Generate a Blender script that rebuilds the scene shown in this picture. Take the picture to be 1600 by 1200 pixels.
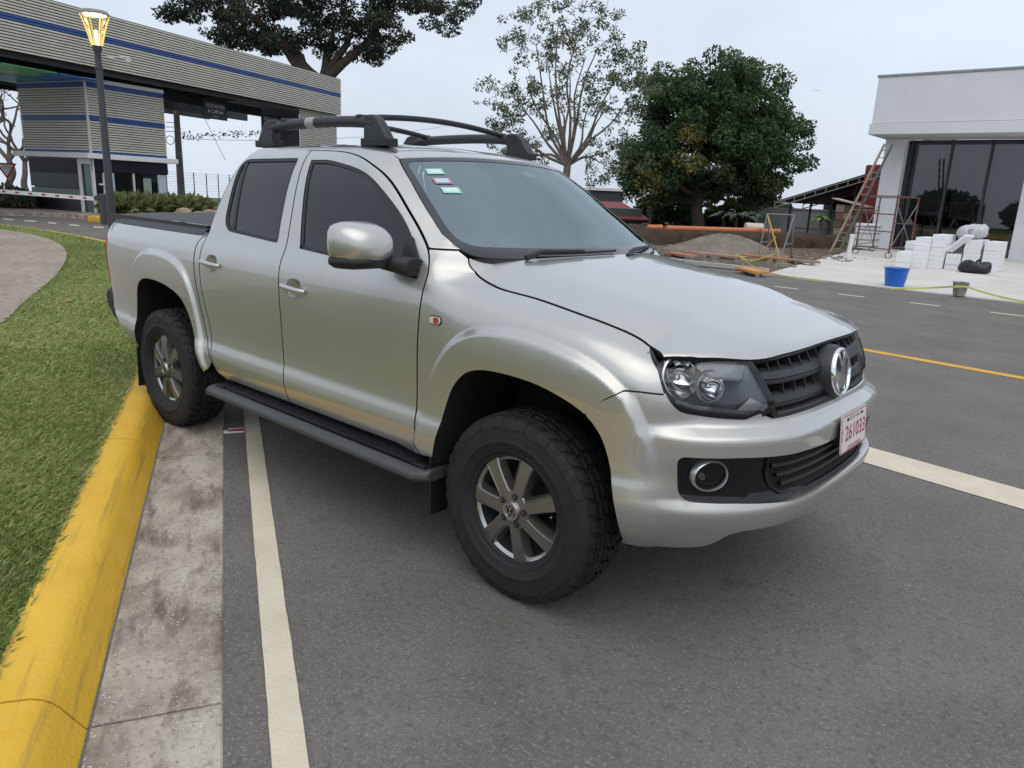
import bpy, math, random
import numpy as np
from mathutils import Vector, Matrix, geometry
random.seed(7); rng = np.random.default_rng(7)
for o in list(bpy.data.objects): bpy.data.objects.remove(o)
sc = bpy.context.scene
col = sc.collection
R = math.radians
# ---------------------------------------------------------------- camera
CAM = np.array([1.797, -3.044, 1.629]); FPX = 1159.4
_yaw, _pit, _rol = R(130.955), R(-14.374), R(2.676)
_f = np.array([math.cos(_pit)*math.cos(_yaw), math.cos(_pit)*math.sin(_yaw), math.sin(_pit)])
_r = np.array([math.sin(_yaw), -math.cos(_yaw), 0.]); _u = np.cross(_r, _f)
_r, _u = math.cos(_rol)*_r+math.sin(_rol)*_u, -math.sin(_rol)*_r+math.cos(_rol)*_u
cd = bpy.data.cameras.new('camera'); cam = bpy.data.objects.new('camera', cd); col.objects.link(cam)
cd.sensor_width = 36; cd.lens = 36*FPX/1600; cd.clip_start = .05; cd.clip_end = 3000
cam.matrix_world = Matrix(((_r[0], _u[0], -_f[0], CAM[0]), (_r[1], _u[1], -_f[1], CAM[1]), (_r[2], _u[2], -_f[2], CAM[2]), (0, 0, 0, 1)))
sc.camera = cam
def ray(px, py): return _f+(px-800)/FPX*_r-(py-600)/FPX*_u
def gnd(px, py, z=0.):              # pixel -> point on the horizontal plane z
    d = ray(px, py); return CAM+d*((z-CAM[2])/d[2])
_fh = np.array([_f[0], _f[1], 0])/math.hypot(_f[0], _f[1])
def pt(px, py, D):                  # pixel -> point at ground distance D from the camera
    d = ray(px, py); return CAM+d*(D/float(d@_fh))
# ---------------------------------------------------------------- sky and sun (overcast)
wd = bpy.data.worlds.new('World'); sc.world = wd; wd.use_nodes = True
nt = wd.node_tree; nt.nodes.clear()
def N(t, typ, **k):
    n = t.nodes.new(typ)
    for a, b in k.items(): setattr(n, a, b)
    return n
SUN_EL, SUN_AZ = R(62), R(-42)      # azimuth of the veiled sun, world degrees from +X
sky = N(nt, 'ShaderNodeTexSky', sky_type='NISHITA'); sky.sun_disc = False
sky.sun_elevation = SUN_EL; sky.sun_rotation = math.pi/2-SUN_AZ; sky.air_density = 1.2; sky.dust_density = 4; sky.ozone_density = 1
tc = N(nt, 'ShaderNodeTexCoord'); mp = N(nt, 'ShaderNodeMapping'); mp.inputs['Scale'].default_value = (1, 1, 2.6)
nz = N(nt, 'ShaderNodeTexNoise'); nz.inputs['Scale'].default_value = 1.6; nz.inputs['Detail'].default_value = 6; nz.inputs['Roughness'].default_value = .52
cr = N(nt, 'ShaderNodeValToRGB'); cr.color_ramp.elements[0].position = .32; cr.color_ramp.elements[1].position = .70
cr.color_ramp.elements[0].color = (4.6, 5.15, 6.0, 1); cr.color_ramp.elements[1].color = (6.3, 6.95, 7.8, 1)
mx = N(nt, 'ShaderNodeMixRGB'); mx.inputs[0].default_value = .86
bg = N(nt, 'ShaderNodeBackground'); bg.inputs[1].default_value = .1; wo = N(nt, 'ShaderNodeOutputWorld')
L = nt.links.new
L(tc.outputs['Generated'], mp.inputs[0]); L(mp.outputs[0], nz.inputs['Vector']); L(nz.outputs[0], cr.inputs[0])
L(sky.outputs[0], mx.inputs[1]); L(cr.outputs[0], mx.inputs[2]); L(mx.outputs[0], bg.inputs[0]); L(bg.outputs[0], wo.inputs[0])
sd = bpy.data.lights.new('sun', 'SUN'); sd.energy = .8; sd.angle = R(70); sd.color = (1, .945, .86)
so = bpy.data.objects.new('sun', sd); col.objects.link(so)
_sd = Vector((math.cos(SUN_EL)*math.cos(SUN_AZ), math.cos(SUN_EL)*math.sin(SUN_AZ), math.sin(SUN_EL)))
so.rotation_euler = _sd.to_track_quat('Z', 'Y').to_euler(); so.location = (0, 0, 30)
vs = sc.view_settings; vs.view_transform = 'Standard'; vs.look = 'None'; vs.exposure = 0.5; vs.gamma = 1; vs.use_curve_mapping = False
# ---------------------------------------------------------------- materials
MATS = {}
def mat(name, c, rough=.6, metal=0., var=.12, scale=6., bump=0., bscale=60., coat=0., cior=1.5, spec=.5, trans=0., emit=None, estr=0., c2=None, rvar=0., flake=0.):
    if name in MATS: return MATS[name]
    m = bpy.data.materials.new(name); m.use_nodes = True; t = m.node_tree; b = t.nodes['Principled BSDF']; k = t.links.new
    b.inputs['Roughness'].default_value = rough; b.inputs['Metallic'].default_value = metal
    b.inputs['Coat Weight'].default_value = coat; b.inputs['Coat Roughness'].default_value = .03; b.inputs['Coat IOR'].default_value = cior
    b.inputs['Specular IOR Level'].default_value = spec; b.inputs['Transmission Weight'].default_value = trans
    tc = N(t, 'ShaderNodeTexCoord')
    n1 = N(t, 'ShaderNodeTexNoise'); n1.inputs['Scale'].default_value = scale; n1.inputs['Detail'].default_value = 5; n1.inputs['Roughness'].default_value = .6
    k(tc.outputs['Object'], n1.inputs['Vector'])
    r = N(t, 'ShaderNodeValToRGB'); e = r.color_ramp.elements; e[0].position = .3; e[1].position = .7
    lo = tuple(v*(1-var) for v in c); hi = tuple(min(1, v*(1+var)) for v in c)
    if c2: lo, hi = c, c2
    e[0].color = (*lo, 1); e[1].color = (*hi, 1)
    k(n1.outputs[0], r.inputs[0]); k(r.outputs[0], b.inputs['Base Color'])
    if rvar:
        mr = N(t, 'ShaderNodeMapRange'); mr.inputs[3].default_value = max(0, rough-rvar); mr.inputs[4].default_value = rough+rvar
        k(n1.outputs[0], mr.inputs[0]); k(mr.outputs[0], b.inputs['Roughness'])
    if bump:
        n2 = N(t, 'ShaderNodeTexNoise'); n2.inputs['Scale'].default_value = bscale; n2.inputs['Detail'].default_value = 4
        bp = N(t, 'ShaderNodeBump'); bp.inputs['Strength'].default_value = bump; bp.inputs['Distance'].default_value = .02
        k(tc.outputs['Object'], n2.inputs['Vector']); k(n2.outputs[0], bp.inputs['Height']); k(bp.outputs[0], b.inputs['Normal'])
    if emit:
        b.inputs['Emission Color'].default_value = (*emit, 1); b.inputs['Emission Strength'].default_value = estr
    MATS[name] = m; return m
def glassmat(name, tint, rough=.0, ior=1.5, opac=0., gcol=(1, 1, 1)):
    if name in MATS: return MATS[name]
    m = bpy.data.materials.new(name); m.use_nodes = True; t = m.node_tree; t.nodes.clear(); k = t.links.new
    o = N(t, 'ShaderNodeOutputMaterial'); tr = N(t, 'ShaderNodeBsdfTransparent'); tr.inputs[0].default_value = (*tint, 1)
    gl = N(t, 'ShaderNodeBsdfGlossy'); gl.inputs['Roughness'].default_value = rough; gl.inputs[0].default_value = (*gcol, 1)
    fr = N(t, 'ShaderNodeFresnel'); fr.inputs[0].default_value = ior; mx = N(t, 'ShaderNodeMixShader')
    ns = N(t, 'ShaderNodeTexNoise'); ns.inputs['Scale'].default_value = 3.; bp = N(t, 'ShaderNodeBump'); bp.inputs['Strength'].default_value = .012
    k(ns.outputs[0], bp.inputs['Height']); k(bp.outputs[0], gl.inputs['Normal'])
    k(fr.outputs[0], mx.inputs[0]); k(tr.outputs[0], mx.inputs[1]); k(gl.outputs[0], mx.inputs[2])
    if opac:
        df = N(t, 'ShaderNodeBsdfDiffuse'); df.inputs[0].default_value = (*[v*.5 for v in tint], 1); m2 = N(t, 'ShaderNodeMixShader'); m2.inputs[0].default_value = opac
        k(tr.outputs[0], m2.inputs[1]); k(df.outputs[0], m2.inputs[2]); k(m2.outputs[0], mx.inputs[1])
    k(mx.outputs[0], o.inputs[0]); MATS[name] = m; return m
# ---------------------------------------------------------------- objects
def tag(o, label=None, cat=None, group=None, kind=None):
    if label: o['label'] = label
    if cat: o['category'] = cat
    if group: o['group'] = group
    if kind: o['kind'] = kind
    return o
def thing(name, label, cat, loc=(0, 0, 0), rz=0., group=None):
    o = bpy.data.objects.new(name, None); col.objects.link(o); o.location = [float(v) for v in loc]; o.rotation_euler = (0, 0, rz); o.empty_display_size = .2
    return tag(o, label, cat, group)
def mesh_obj(name, v, f, m, parent=None, smooth=0., normals=None, bevel=0., loc=None, rz=0.):
    me = bpy.data.meshes.new(name); me.from_pydata([tuple(map(float, p)) for p in v], [], [tuple(map(int, q)) for q in f]); me.update()
    if smooth:
        me.shade_smooth()
        if smooth < 170 and normals is None: me.set_sharp_from_angle(angle=R(smooth))
    if normals is not None: me.shade_smooth(); me.normals_split_custom_set_from_vertices([tuple(map(float, n)) for n in normals])
    for q in (m if isinstance(m, (list, tuple)) else [m]): me.materials.append(q)
    o = bpy.data.objects.new(name, me); col.objects.link(o); o.parent = parent
    if loc is not None: o.location = [float(v) for v in loc]
    if rz: o.rotation_euler = (0, 0, rz)
    if bevel:
        b = o.modifiers.new('bevel', 'BEVEL'); b.width = bevel; b.segments = 2; b.limit_method = 'ANGLE'; b.angle_limit = R(40)
    return o
def copy_tree(o, parent=None):
    c = o.copy(); col.objects.link(c); c.parent = parent
    for ch in o.children: copy_tree(ch, c)
    return c
class MB:
    def __init__(s): s.v = []; s.f = []
    def add(s, v, f):
        n = len(s.v); s.v += [tuple(p) for p in v]; s.f += [tuple(i+n for i in q) for q in f]; return s
    def box(s, c, d, rz=0., M=None):
        x, y, z = [q/2 for q in d]
        v = np.array([(-x, -y, -z), (x, -y, -z), (x, y, -z), (-x, y, -z), (-x, -y, z), (x, -y, z), (x, y, z), (-x, y, z)])
        if rz: cz, sz = math.cos(rz), math.sin(rz); v = v@np.array([[cz, sz, 0], [-sz, cz, 0], [0, 0, 1]])
        if M is not None: v = v@np.asarray(M).T
        return s.add(v+np.asarray(c, float), [(0, 3, 2, 1), (4, 5, 6, 7), (0, 1, 5, 4), (1, 2, 6, 5), (2, 3, 7, 6), (3, 0, 4, 7)])
    def bar(s, a, b, w, h, up=(0, 0, 1)):
        a, b = np.asarray(a, float), np.asarray(b, float); d = b-a; l = np.linalg.norm(d); d = d/l
        sd = np.cross(up, d); ln = np.linalg.norm(sd); sd = sd/ln if ln > 1e-6 else np.array([1., 0, 0]); uu = np.cross(d, sd)
        return s.box((a+b)/2, (l, w, h), M=np.stack([d, sd, uu], 1))
    def tube(s, pts, r, n=8, cap=True):
        P = np.asarray(pts, float); rr = np.full(len(P), r, float) if np.isscalar(r) else np.asarray(r, float)
        T = np.gradient(P, axis=0); T /= np.linalg.norm(T, axis=1, keepdims=True)+1e-12
        up = np.array([0, 0, 1.]) if abs(T[0][2]) < .9 else np.array([1., 0, 0]); a = np.cross(up, T[0]); a /= np.linalg.norm(a)
        v = []
        for i in range(len(P)):
            a = a-T[i]*(a@T[i]); a /= np.linalg.norm(a)+1e-12; b = np.cross(T[i], a)
            for k in range(n):
                th = 2*math.pi*k/n; v.append(P[i]+rr[i]*(math.cos(th)*a+math.sin(th)*b))
        f = [(i*n+k, i*n+(k+1) % n, (i+1)*n+(k+1) % n, (i+1)*n+k) for i in range(len(P)-1) for k in range(n)]
        if cap: f += [tuple(range(n))[::-1], tuple(range((len(P)-1)*n, len(P)*n))]
        return s.add(v, f)
    def lathe(s, prof, n=24, c=(0, 0, 0), M=None, closed=False):   # prof (r, h) about +Z of M
        M = np.eye(3) if M is None else np.asarray(M, float); v = []
        for r, h in prof:
            for k in range(n):
                th = 2*math.pi*k/n; v.append(M@np.array([r*math.cos(th), r*math.sin(th), h])+np.asarray(c, float))
        m = len(prof); rows = m if closed else m-1
        f = [(i*n+k, i*n+(k+1) % n, ((i+1) % m)*n+(k+1) % n, ((i+1) % m)*n+k) for i in range(rows) for k in range(n)]
        return s.add(v, f)
    def prism(s, poly, t, M=None, c=(0, 0, 0)):                     # poly (a, b) in the XY of M, thickness 0..t along Z
        M = np.eye(3) if M is None else np.asarray(M, float); n = len(poly)
        v = [M@np.array([a, b, h])+np.asarray(c, float) for h in (0, t) for a, b in poly]
        f = [tuple(range(n))[::-1], tuple(range(n, 2*n))]+[(i, (i+1) % n, n+(i+1) % n, n+i) for i in range(n)]
        return s.add(v, f)
    def build(s, name, m, parent=None, **k): return mesh_obj(name, s.v, s.f, m, parent, **k)
def strip(mb, a, b):  # quads between two polylines
    a = np.asarray(a); b = np.asarray(b); n = len(a)
    return mb.add(list(a)+list(b), [(i, i+1, n+i+1, n+i) for i in range(n-1)])
def text_mesh(txt, size, name, m, parent, M, c, extrude=.0, align='CENTER', sx=1.):
    cu = bpy.data.curves.new(name, 'FONT'); cu.body = txt; cu.size = size; cu.align_x = align; cu.align_y = 'CENTER'; cu.extrude = extrude; cu.resolution_u = 3
    to = bpy.data.objects.new(name, cu); col.objects.link(to)
    me = bpy.data.meshes.new_from_object(to); bpy.data.objects.remove(to)
    v = np.array([q.co[:] for q in me.vertices]); v[:, 0] *= sx; f = [tuple(p.vertices) for p in me.polygons]; bpy.data.meshes.remove(me)
    return mesh_obj(name, v@np.asarray(M).T+np.asarray(c), f, m, parent)
def inside(P, poly):
    x, y = P[:, 0], P[:, 1]; q = np.asarray(poly); c = np.zeros(len(P), bool); j = len(q)-1
    for i in range(len(q)):
        yi, yj = q[i, 1], q[j, 1]
        if yi != yj:
            t = ((yi > y) != (yj > y)) & (x < (q[j, 0]-q[i, 0])*(y-yi)/(yj-yi)+q[i, 0]); c ^= t
        j = i
    return c
def resample(poly, h, closed=True):
    P = np.asarray(poly, float); Q = np.vstack([P, P[:1]]) if closed else P; out = []
    for a, b in zip(Q[:-1], Q[1:]):
        n = max(1, int(math.ceil(np.linalg.norm(b-a)/h-1e-6)))
        for k in range(n): out.append(a+(b-a)*k/n)
    if not closed: out.append(Q[-1])
    return np.array(out)
def rnd(pts, n=5):   # round polygon corners; points (a, b[, radius])
    out = []; m = len(pts)
    for i in range(m):
        p = np.array(pts[i][:2], float); r = pts[i][2] if len(pts[i]) > 2 else 0
        if not r: out.append(p); continue
        a = np.array(pts[i-1][:2], float)-p; b = np.array(pts[(i+1) % m][:2], float)-p; la, lb = np.linalg.norm(a), np.linalg.norm(b)
        ra = min(r, la*.49); rb = min(r, lb*.49); A = p+a/la*ra; B = p+b/lb*rb
        for k in range(n+1):
            t = k/n; out.append(A*(1-t)**2+2*p*t*(1-t)+B*t*t)
    return np.array(out)
def sheet2d(outer, holes, h, hb=None):
    """triangulated 2D region -> points, triangles, boundary loops"""
    hb = hb or h; loops = [resample(outer, hb)]+[resample(q, hb) for q in holes]
    lo = loops[0].min(0); hi = loops[0].max(0)
    gx = np.arange(lo[0], hi[0], h); gy = np.arange(lo[1], hi[1], h*.87)
    G = np.array([(x+(h/2 if j % 2 else 0), y) for j, y in enumerate(gy) for x in gx]) if len(gx) and len(gy) else np.zeros((0, 2))
    if len(G):
        k = inside(G, loops[0])
        for q in loops[1:]: k &= ~inside(G, q)
        G = G[k]; B = np.vstack(loops)
        if len(G):
            dm = np.full(len(G), 9.)
            for i in range(0, len(B), 200): dm = np.minimum(dm, np.sqrt(((G[:, None]-B[None, i:i+200])**2).sum(-1)).min(1))
            G = G[dm > .55*hb]
    V = np.vstack(loops+[G]) if len(G) else np.vstack(loops); E = []; n = 0; li = []
    for q in loops: E += [(n+i, n+(i+1) % len(q)) for i in range(len(q))]; li.append(list(range(n, n+len(q)))); n += len(q)
    r = geometry.delaunay_2d_cdt([Vector(p) for p in V], E, [], 0, 1e-7)
    P = np.array([p[:] for p in r[0]]); T = np.array([t for t in r[2] if len(t) == 3])
    c = P[T].mean(1); k = inside(c, loops[0])
    for q in loops[1:]: k &= ~inside(c, q)
    mp_ = {}
    for i, src in enumerate(r[3]):
        for q in src: mp_[q] = i
    return P, T[k], [[mp_[i] for i in l] for l in li]
def panel(name, outer, m, parent, holes=(), F=None, FN=None, h=.025, hb=None, flange=.018, d=0., edge=None):
    """trimmed skin on a surface F(a,b,d) with turned-in edges"""
    F = F or surf; FN = FN or surf_n
    P, T, loops = sheet2d(outer, holes, h, hb)
    X = F(P[:, 0], P[:, 1], d); Nn = FN(P[:, 0], P[:, 1], d)
    v = list(X); nn = list(Nn); f = []
    t0 = X[T]; fn = np.cross(t0[:, 1]-t0[:, 0], t0[:, 2]-t0[:, 0]); fl = (fn*Nn[T[:, 0]]).sum(1) < 0
    T = T.copy(); T[fl] = T[fl][:, ::-1]; f += [tuple(t) for t in T]
    if flange:
        ori = -1. if fl.mean() > .5 else 1.
        for li, l in enumerate(loops):
            A = X[l]; B = A-Nn[l]*flange; n = len(l); b0 = len(v); q = P[l]
            ar = (q[:, 0]*np.roll(q[:, 1], -1)-np.roll(q[:, 0], -1)*q[:, 1]).sum()
            sg = ori*(1 if ar > 0 else -1)*(1 if li == 0 else -1)
            tan = np.roll(A, -1, 0)-np.roll(A, 1, 0); sd = sg*np.cross(tan, Nn[l]); sd /= np.linalg.norm(sd, axis=1, keepdims=True)+1e-12
            v += list(A)+list(B); nn += list(sd*.8+Nn[l]*.6)+list(sd)
            for i in range(n):
                qd = (b0+i, b0+(i+1) % n, b0+n+(i+1) % n, b0+n+i); f.append(qd if sg < 0 else qd[::-1])
    o = mesh_obj(name, v, f, [m, edge] if edge else m, parent, normals=np.array(nn))
    if edge:
        mi = np.zeros(len(f), np.int32); mi[len(T):] = 1; o.data.polygons.foreach_set('material_index', mi)
    return o
# ---- master body surface: P(s,z), s = arc length along the plan outline from the nose centre (s>0 right side) ----
def pchip(x, xs, ys):
    xs = np.asarray(xs, float); ys = np.asarray(ys, float)
    h = np.diff(xs); d = np.diff(ys)/h
    m = np.zeros_like(ys)
    w1 = 2*h[1:]+h[:-1]; w2 = h[1:]+2*h[:-1]
    ok = (d[:-1]*d[1:]) > 0
    mm = np.zeros(len(ys)-2)
    mm[ok] = (w1+w2)[ok]/(w1[ok]/d[:-1][ok]+w2[ok]/d[1:][ok])
    m[1:-1] = mm; m[0] = d[0]; m[-1] = d[-1]
    x = np.asarray(x, float)
    i = np.clip(np.searchsorted(xs, x)-1, 0, len(xs)-2)
    t = np.clip((x-xs[i])/h[i], -.3, 1.3)
    return (ys[i]*(1+2*t)*(1-t)**2 + h[i]*m[i]*t*(1-t)**2 + ys[i+1]*t*t*(3-2*t) + h[i]*m[i+1]*t*t*(t-1))
def sstep(a, b, x):
    t = np.clip((np.asarray(x, float)-a)/(b-a), 0, 1); return t*t*(3-2*t)
def catmull(pts, n=12, closed=False):
    P = np.asarray(pts, float); N = len(P); out = []
    rng = range(N if closed else N-1)
    for i in rng:
        if closed: a, b, c, d = P[(i-1) % N], P[i], P[(i+1) % N], P[(i+2) % N]
        else: a, b, c, d = P[max(i-1, 0)], P[i], P[i+1], P[min(i+2, N-1)]
        ta = max(np.linalg.norm(b-a), 1e-9)**.5; tb = max(np.linalg.norm(c-b), 1e-9)**.5; tc = max(np.linalg.norm(d-c), 1e-9)**.5
        m1 = (c-b) if ta < 1e-4 else tb*((b-a)/ta-(c-a)/(ta+tb)+(c-b)/tb)
        m2 = (c-b) if tc < 1e-4 else tb*((c-b)/tb-(d-b)/(tb+tc)+(d-c)/tc)
        for k in range(n):
            t = k/n
            out.append(b*(1+2*t)*(1-t)**2+m1*t*(1-t)**2+c*t*t*(3-2*t)+m2*t*t*(t-1))
    if not closed: out.append(P[-1])
    return np.array(out)
NOSE = .962
_tw = np.array([0, .1, .2, .3, .4, .5, .6, .7, .8, .88, .93, .955, .96])
_ts = np.array([0, .0006, .0025, .008, .020, .041, .085, .147, .239, .354, .472, .637, .877])
_plan = [(NOSE-t, w) for w, t in zip(_tw, _ts)] + [(-.5, .96), (-1.2, .96), (-2, .96), (-2.7, .96), (-3.4, .957), (-3.75, .948), (-3.95, .925), (-4.08, .87), (-4.15, .79), (-4.19, .6), (-4.205, .3), (-4.21, 0)]
_plan = catmull([(2*_plan[0][0]-_plan[1][0], -_plan[1][1])]+_plan, 30)[30:]
_sl = np.concatenate([[0], np.cumsum(np.linalg.norm(np.diff(_plan, axis=0), axis=1))])
_S = np.linspace(0, _sl[-1], 4000); _PX = np.interp(_S, _sl, _plan[:, 0]); _PW = np.interp(_S, _sl, _plan[:, 1])
_k = np.ones(41)/41
def _sm(a, odd):
    pad = np.concatenate([(-a[20:0:-1] if odd else a[20:0:-1]), a, a[-2:-22:-1]]); return np.convolve(pad, _k, 'valid')
_PX = _sm(_PX, False); _PW = _sm(_PW, True)
_TX = np.gradient(_PX, _S); _TW = np.gradient(_PW, _S); _nl = np.hypot(_TX, _TW); _NX = _TW/_nl; _NW = -_TX/_nl
def s_of_x(x):   # side: arc position for a given x
    return np.interp(-np.asarray(x, float), -_PX, _S)
def s_of_w(w):   # nose: arc position for a half width
    i = 900
    return np.sign(w)*np.interp(np.abs(w), _PW[:i], _S[:i])
ZS = ([-.5, -.28, -.05, .14, .31, .43, .5, .6, .7], [1.27, 1.25, 1.23, 1.21, 1.18, 1.15, 1.13, 1.10, 1.07])
LOW = ([.30, .38, .42, .48, .54, .60, .64, .70, .75, .85, .95, 1.05, 1.15, 2.0], [-.2, -.11, -.07, -.022, .000, .006, .001, -.013, -.015, -.012, -.006, -.001, 0, 0])
TF = ([-1.2, -.25, -.18, -.12, -.08, -.05, -.03, -.015, 0, .03], [0, 0, -.003, -.012, -.028, -.05, -.077, -.11, -.165, -.28])
TD = ([.2, 1.08, 1.14, 1.20, 1.24, 1.28, 1.32, 1.40, 1.5, 1.6, 1.70, 1.76, 1.80, 1.84], [0, 0, -.002, -.010, -.022, -.042, -.060, -.085, -.118, -.155, -.203, -.243, -.285, -.35])
TB = ([.2, 1.06, 1.14, 1.20, 1.25, 1.29, 1.32, 1.34], [0, 0, -.004, -.012, -.030, -.055, -.085, -.12])
FR = ([.34, .42, .48, .54, .565, .585, .62, .70, .78, .835, .85, .875, .89, .95, 1.0, 1.05, 1.10, 1.13, 1.16], [.85, .91, .945, .972, .978, .976, .960, .966, .975, .975, .962, .918, .912, .908, .898, .88, .852, .83, .80])
AF = dict(c=(.02, .52), op=[(-.47, .36), (-.435, .50), (-.405, .60), (-.37, .74), (-.32, .85), (-.25, .92), (-.17, .95), (-.03, .96), (.13, .95), (.26, .92), (.34, .885), (.40, .83), (.44, .75), (.475, .62), (.50, .50), (.515, .36)],
          cr=[(-.60, .36), (-.56, .55), (-.53, .71), (-.48, .86), (-.41, .97), (-.32, 1.06), (-.21, 1.105), (-.06, 1.125), (.13, 1.115), (.32, 1.075), (.43, 1.03), (.50, .97), (.56, .87), (.59, .78), (.615, .60), (.63, .36)])
AR = dict(c=(-2.98, .52), op=[(-3.44, .36), (-3.425, .60), (-3.40, .77), (-3.345, .92), (-3.26, .975), (-3.09, .99), (-2.89, .97), (-2.73, .92), (-2.65, .84), (-2.59, .72), (-2.54, .60), (-2.46, .42)],
          cr=[(-3.58, .36), (-3.55, .65), (-3.51, .87), (-3.44, 1.03), (-3.31, 1.14), (-3.15, 1.175), (-2.95, 1.17), (-2.74, 1.13), (-2.635, 1.06), (-2.585, .94), (-2.535, .76), (-2.49, .60), (-2.42, .42)])
def _polar(A):
    o = []
    for k in ('op', 'cr'):
        q = catmull(A[k], 12); th = np.arctan2(q[:, 1]-A['c'][1], q[:, 0]-A['c'][0]); th = np.where(th < -np.pi*.5, th+2*np.pi, th)
        r = np.hypot(q[:, 0]-A['c'][0], q[:, 1]-A['c'][1]); i = np.argsort(th); tg = np.linspace(th.min(), th.max(), 400); rg = np.interp(tg, th[i], r[i])
        kk = np.hanning(61); kk /= kk.sum(); rg = np.convolve(np.pad(rg, 30, mode='edge'), kk, 'valid'); o.append((tg, rg))
    return o
_pf = _polar(AF); _pr = _polar(AR)
def flare(x, z, A, pol):
    th = np.arctan2(z-A['c'][1], x-A['c'][0]); th = np.where(th < -np.pi*.5, th+2*np.pi, th)
    r = np.hypot(x-A['c'][0], z-A['c'][1]); ro = np.interp(th, *pol[0]); rc = np.interp(th, *pol[1])
    t = np.clip((rc+.009-r)/.036, 0, 1); q = np.clip((r-ro)/np.maximum(rc-ro, .02), -.6, 1)
    return .027*t*t*(3-2*t)*(1-.35*np.clip(.30-q, 0, .9)**1.5)
XG = ([1.30, 1.352, 1.45, 1.56, 1.67, 1.77, 1.9], [-.40, -.47, -.62, -.775, -.93, -1.07, -1.25])  # windshield edge
XR = ([1.2, 1.30, 1.42, 1.55, 1.68, 1.75, 1.80, 1.86], [-2.555, -2.55, -2.535, -2.50, -2.455, -2.42, -2.38, -2.33])  # cab rear edge
def surf(s, z, d=0.):
    s = np.asarray(s, float); z = np.asarray(z, float); a = np.abs(s); sg = np.where(s < 0, -1., 1.)
    x = np.interp(a, _S, _PX); w = np.interp(a, _S, _PW); nx = np.interp(a, _S, _NX); nw = np.interp(a, _S, _NW)
    zs = pchip(x, *ZS)
    f = pchip(z-zs, *TF); dd = pchip(z, *TD); b = pchip(z, *TB)
    xr = np.interp(z, *XR)
    ka = sstep(-.28, -.56, x); kb = sstep(0, .05, (xr-.01)-x)
    upper = f*(1-ka)+ka*(dd*(1-kb)+b*kb)
    low = pchip(z, *LOW)
    xg = pchip(z, *XG); dg = np.clip(1-(xg-x)/.20, 0, 1.05)
    roll = -.085*dg**2*sstep(1.29, 1.37, z)*ka
    dr = np.clip(1-(x-xr)/.10, 0, 1)
    roll = roll-.055*dr**2*sstep(1.26, 1.36, z)*(1-kb)
    side = low+upper+roll
    front = pchip(z, *FR)-.985
    k = sstep(.945, .80, w)*(x > 0)
    off = side*(1-k)+front*k
    off = off+np.where(x > -1.5, flare(x, z, AF, _pf)*sstep(.70, .50, x), flare(x, z, AR, _pr))+d
    return np.stack([x+nx*off, -(w+nw*off)*sg, z], -1)
def surf_n(s, z, d=0.):
    e = .003
    ds = surf(s+e, z, d)-surf(s-e, z, d); dz = surf(s, z+e, d)-surf(s, z-e, d)
    n = np.cross(dz, ds); return n/np.maximum(np.linalg.norm(n, axis=-1, keepdims=True), 1e-9)
# ================================================================ GROUND, ROADS, KERB
def fastmesh(name, V, m, parent=None, smooth=False, uvcol=None):
    """V (n,k,3): n separate polygons of k corners"""
    V = np.asarray(V, np.float32); n, k = V.shape[:2]; me = bpy.data.meshes.new(name)
    me.vertices.add(n*k); me.vertices.foreach_set('co', V.reshape(-1)); me.loops.add(n*k); me.loops.foreach_set('vertex_index', np.arange(n*k, dtype=np.int32))
    me.polygons.add(n); me.polygons.foreach_set('loop_start', np.arange(0, n*k, k, dtype=np.int32)); me.update(calc_edges=True)
    if uvcol is not None:
        a = me.attributes.new('tone', 'FLOAT', 'POINT'); a.data.foreach_set('value', np.repeat(np.asarray(uvcol, np.float32), k))
    me.materials.append(m); o = bpy.data.objects.new(name, me); col.objects.link(o); o.parent = parent; return o
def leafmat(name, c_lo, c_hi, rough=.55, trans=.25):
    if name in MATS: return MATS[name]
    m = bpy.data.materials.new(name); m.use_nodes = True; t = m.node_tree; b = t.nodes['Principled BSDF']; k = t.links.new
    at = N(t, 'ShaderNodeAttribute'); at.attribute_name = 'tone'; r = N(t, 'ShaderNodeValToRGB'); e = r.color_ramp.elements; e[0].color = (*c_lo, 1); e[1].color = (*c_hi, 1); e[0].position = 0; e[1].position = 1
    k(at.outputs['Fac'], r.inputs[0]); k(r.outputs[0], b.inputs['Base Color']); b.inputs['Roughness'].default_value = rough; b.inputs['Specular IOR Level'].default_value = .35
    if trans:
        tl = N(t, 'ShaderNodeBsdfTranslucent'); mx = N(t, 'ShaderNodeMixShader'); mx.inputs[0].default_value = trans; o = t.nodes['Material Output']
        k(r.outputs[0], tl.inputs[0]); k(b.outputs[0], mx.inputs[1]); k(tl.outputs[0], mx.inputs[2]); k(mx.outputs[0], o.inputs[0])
    MATS[name] = m; return m
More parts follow.
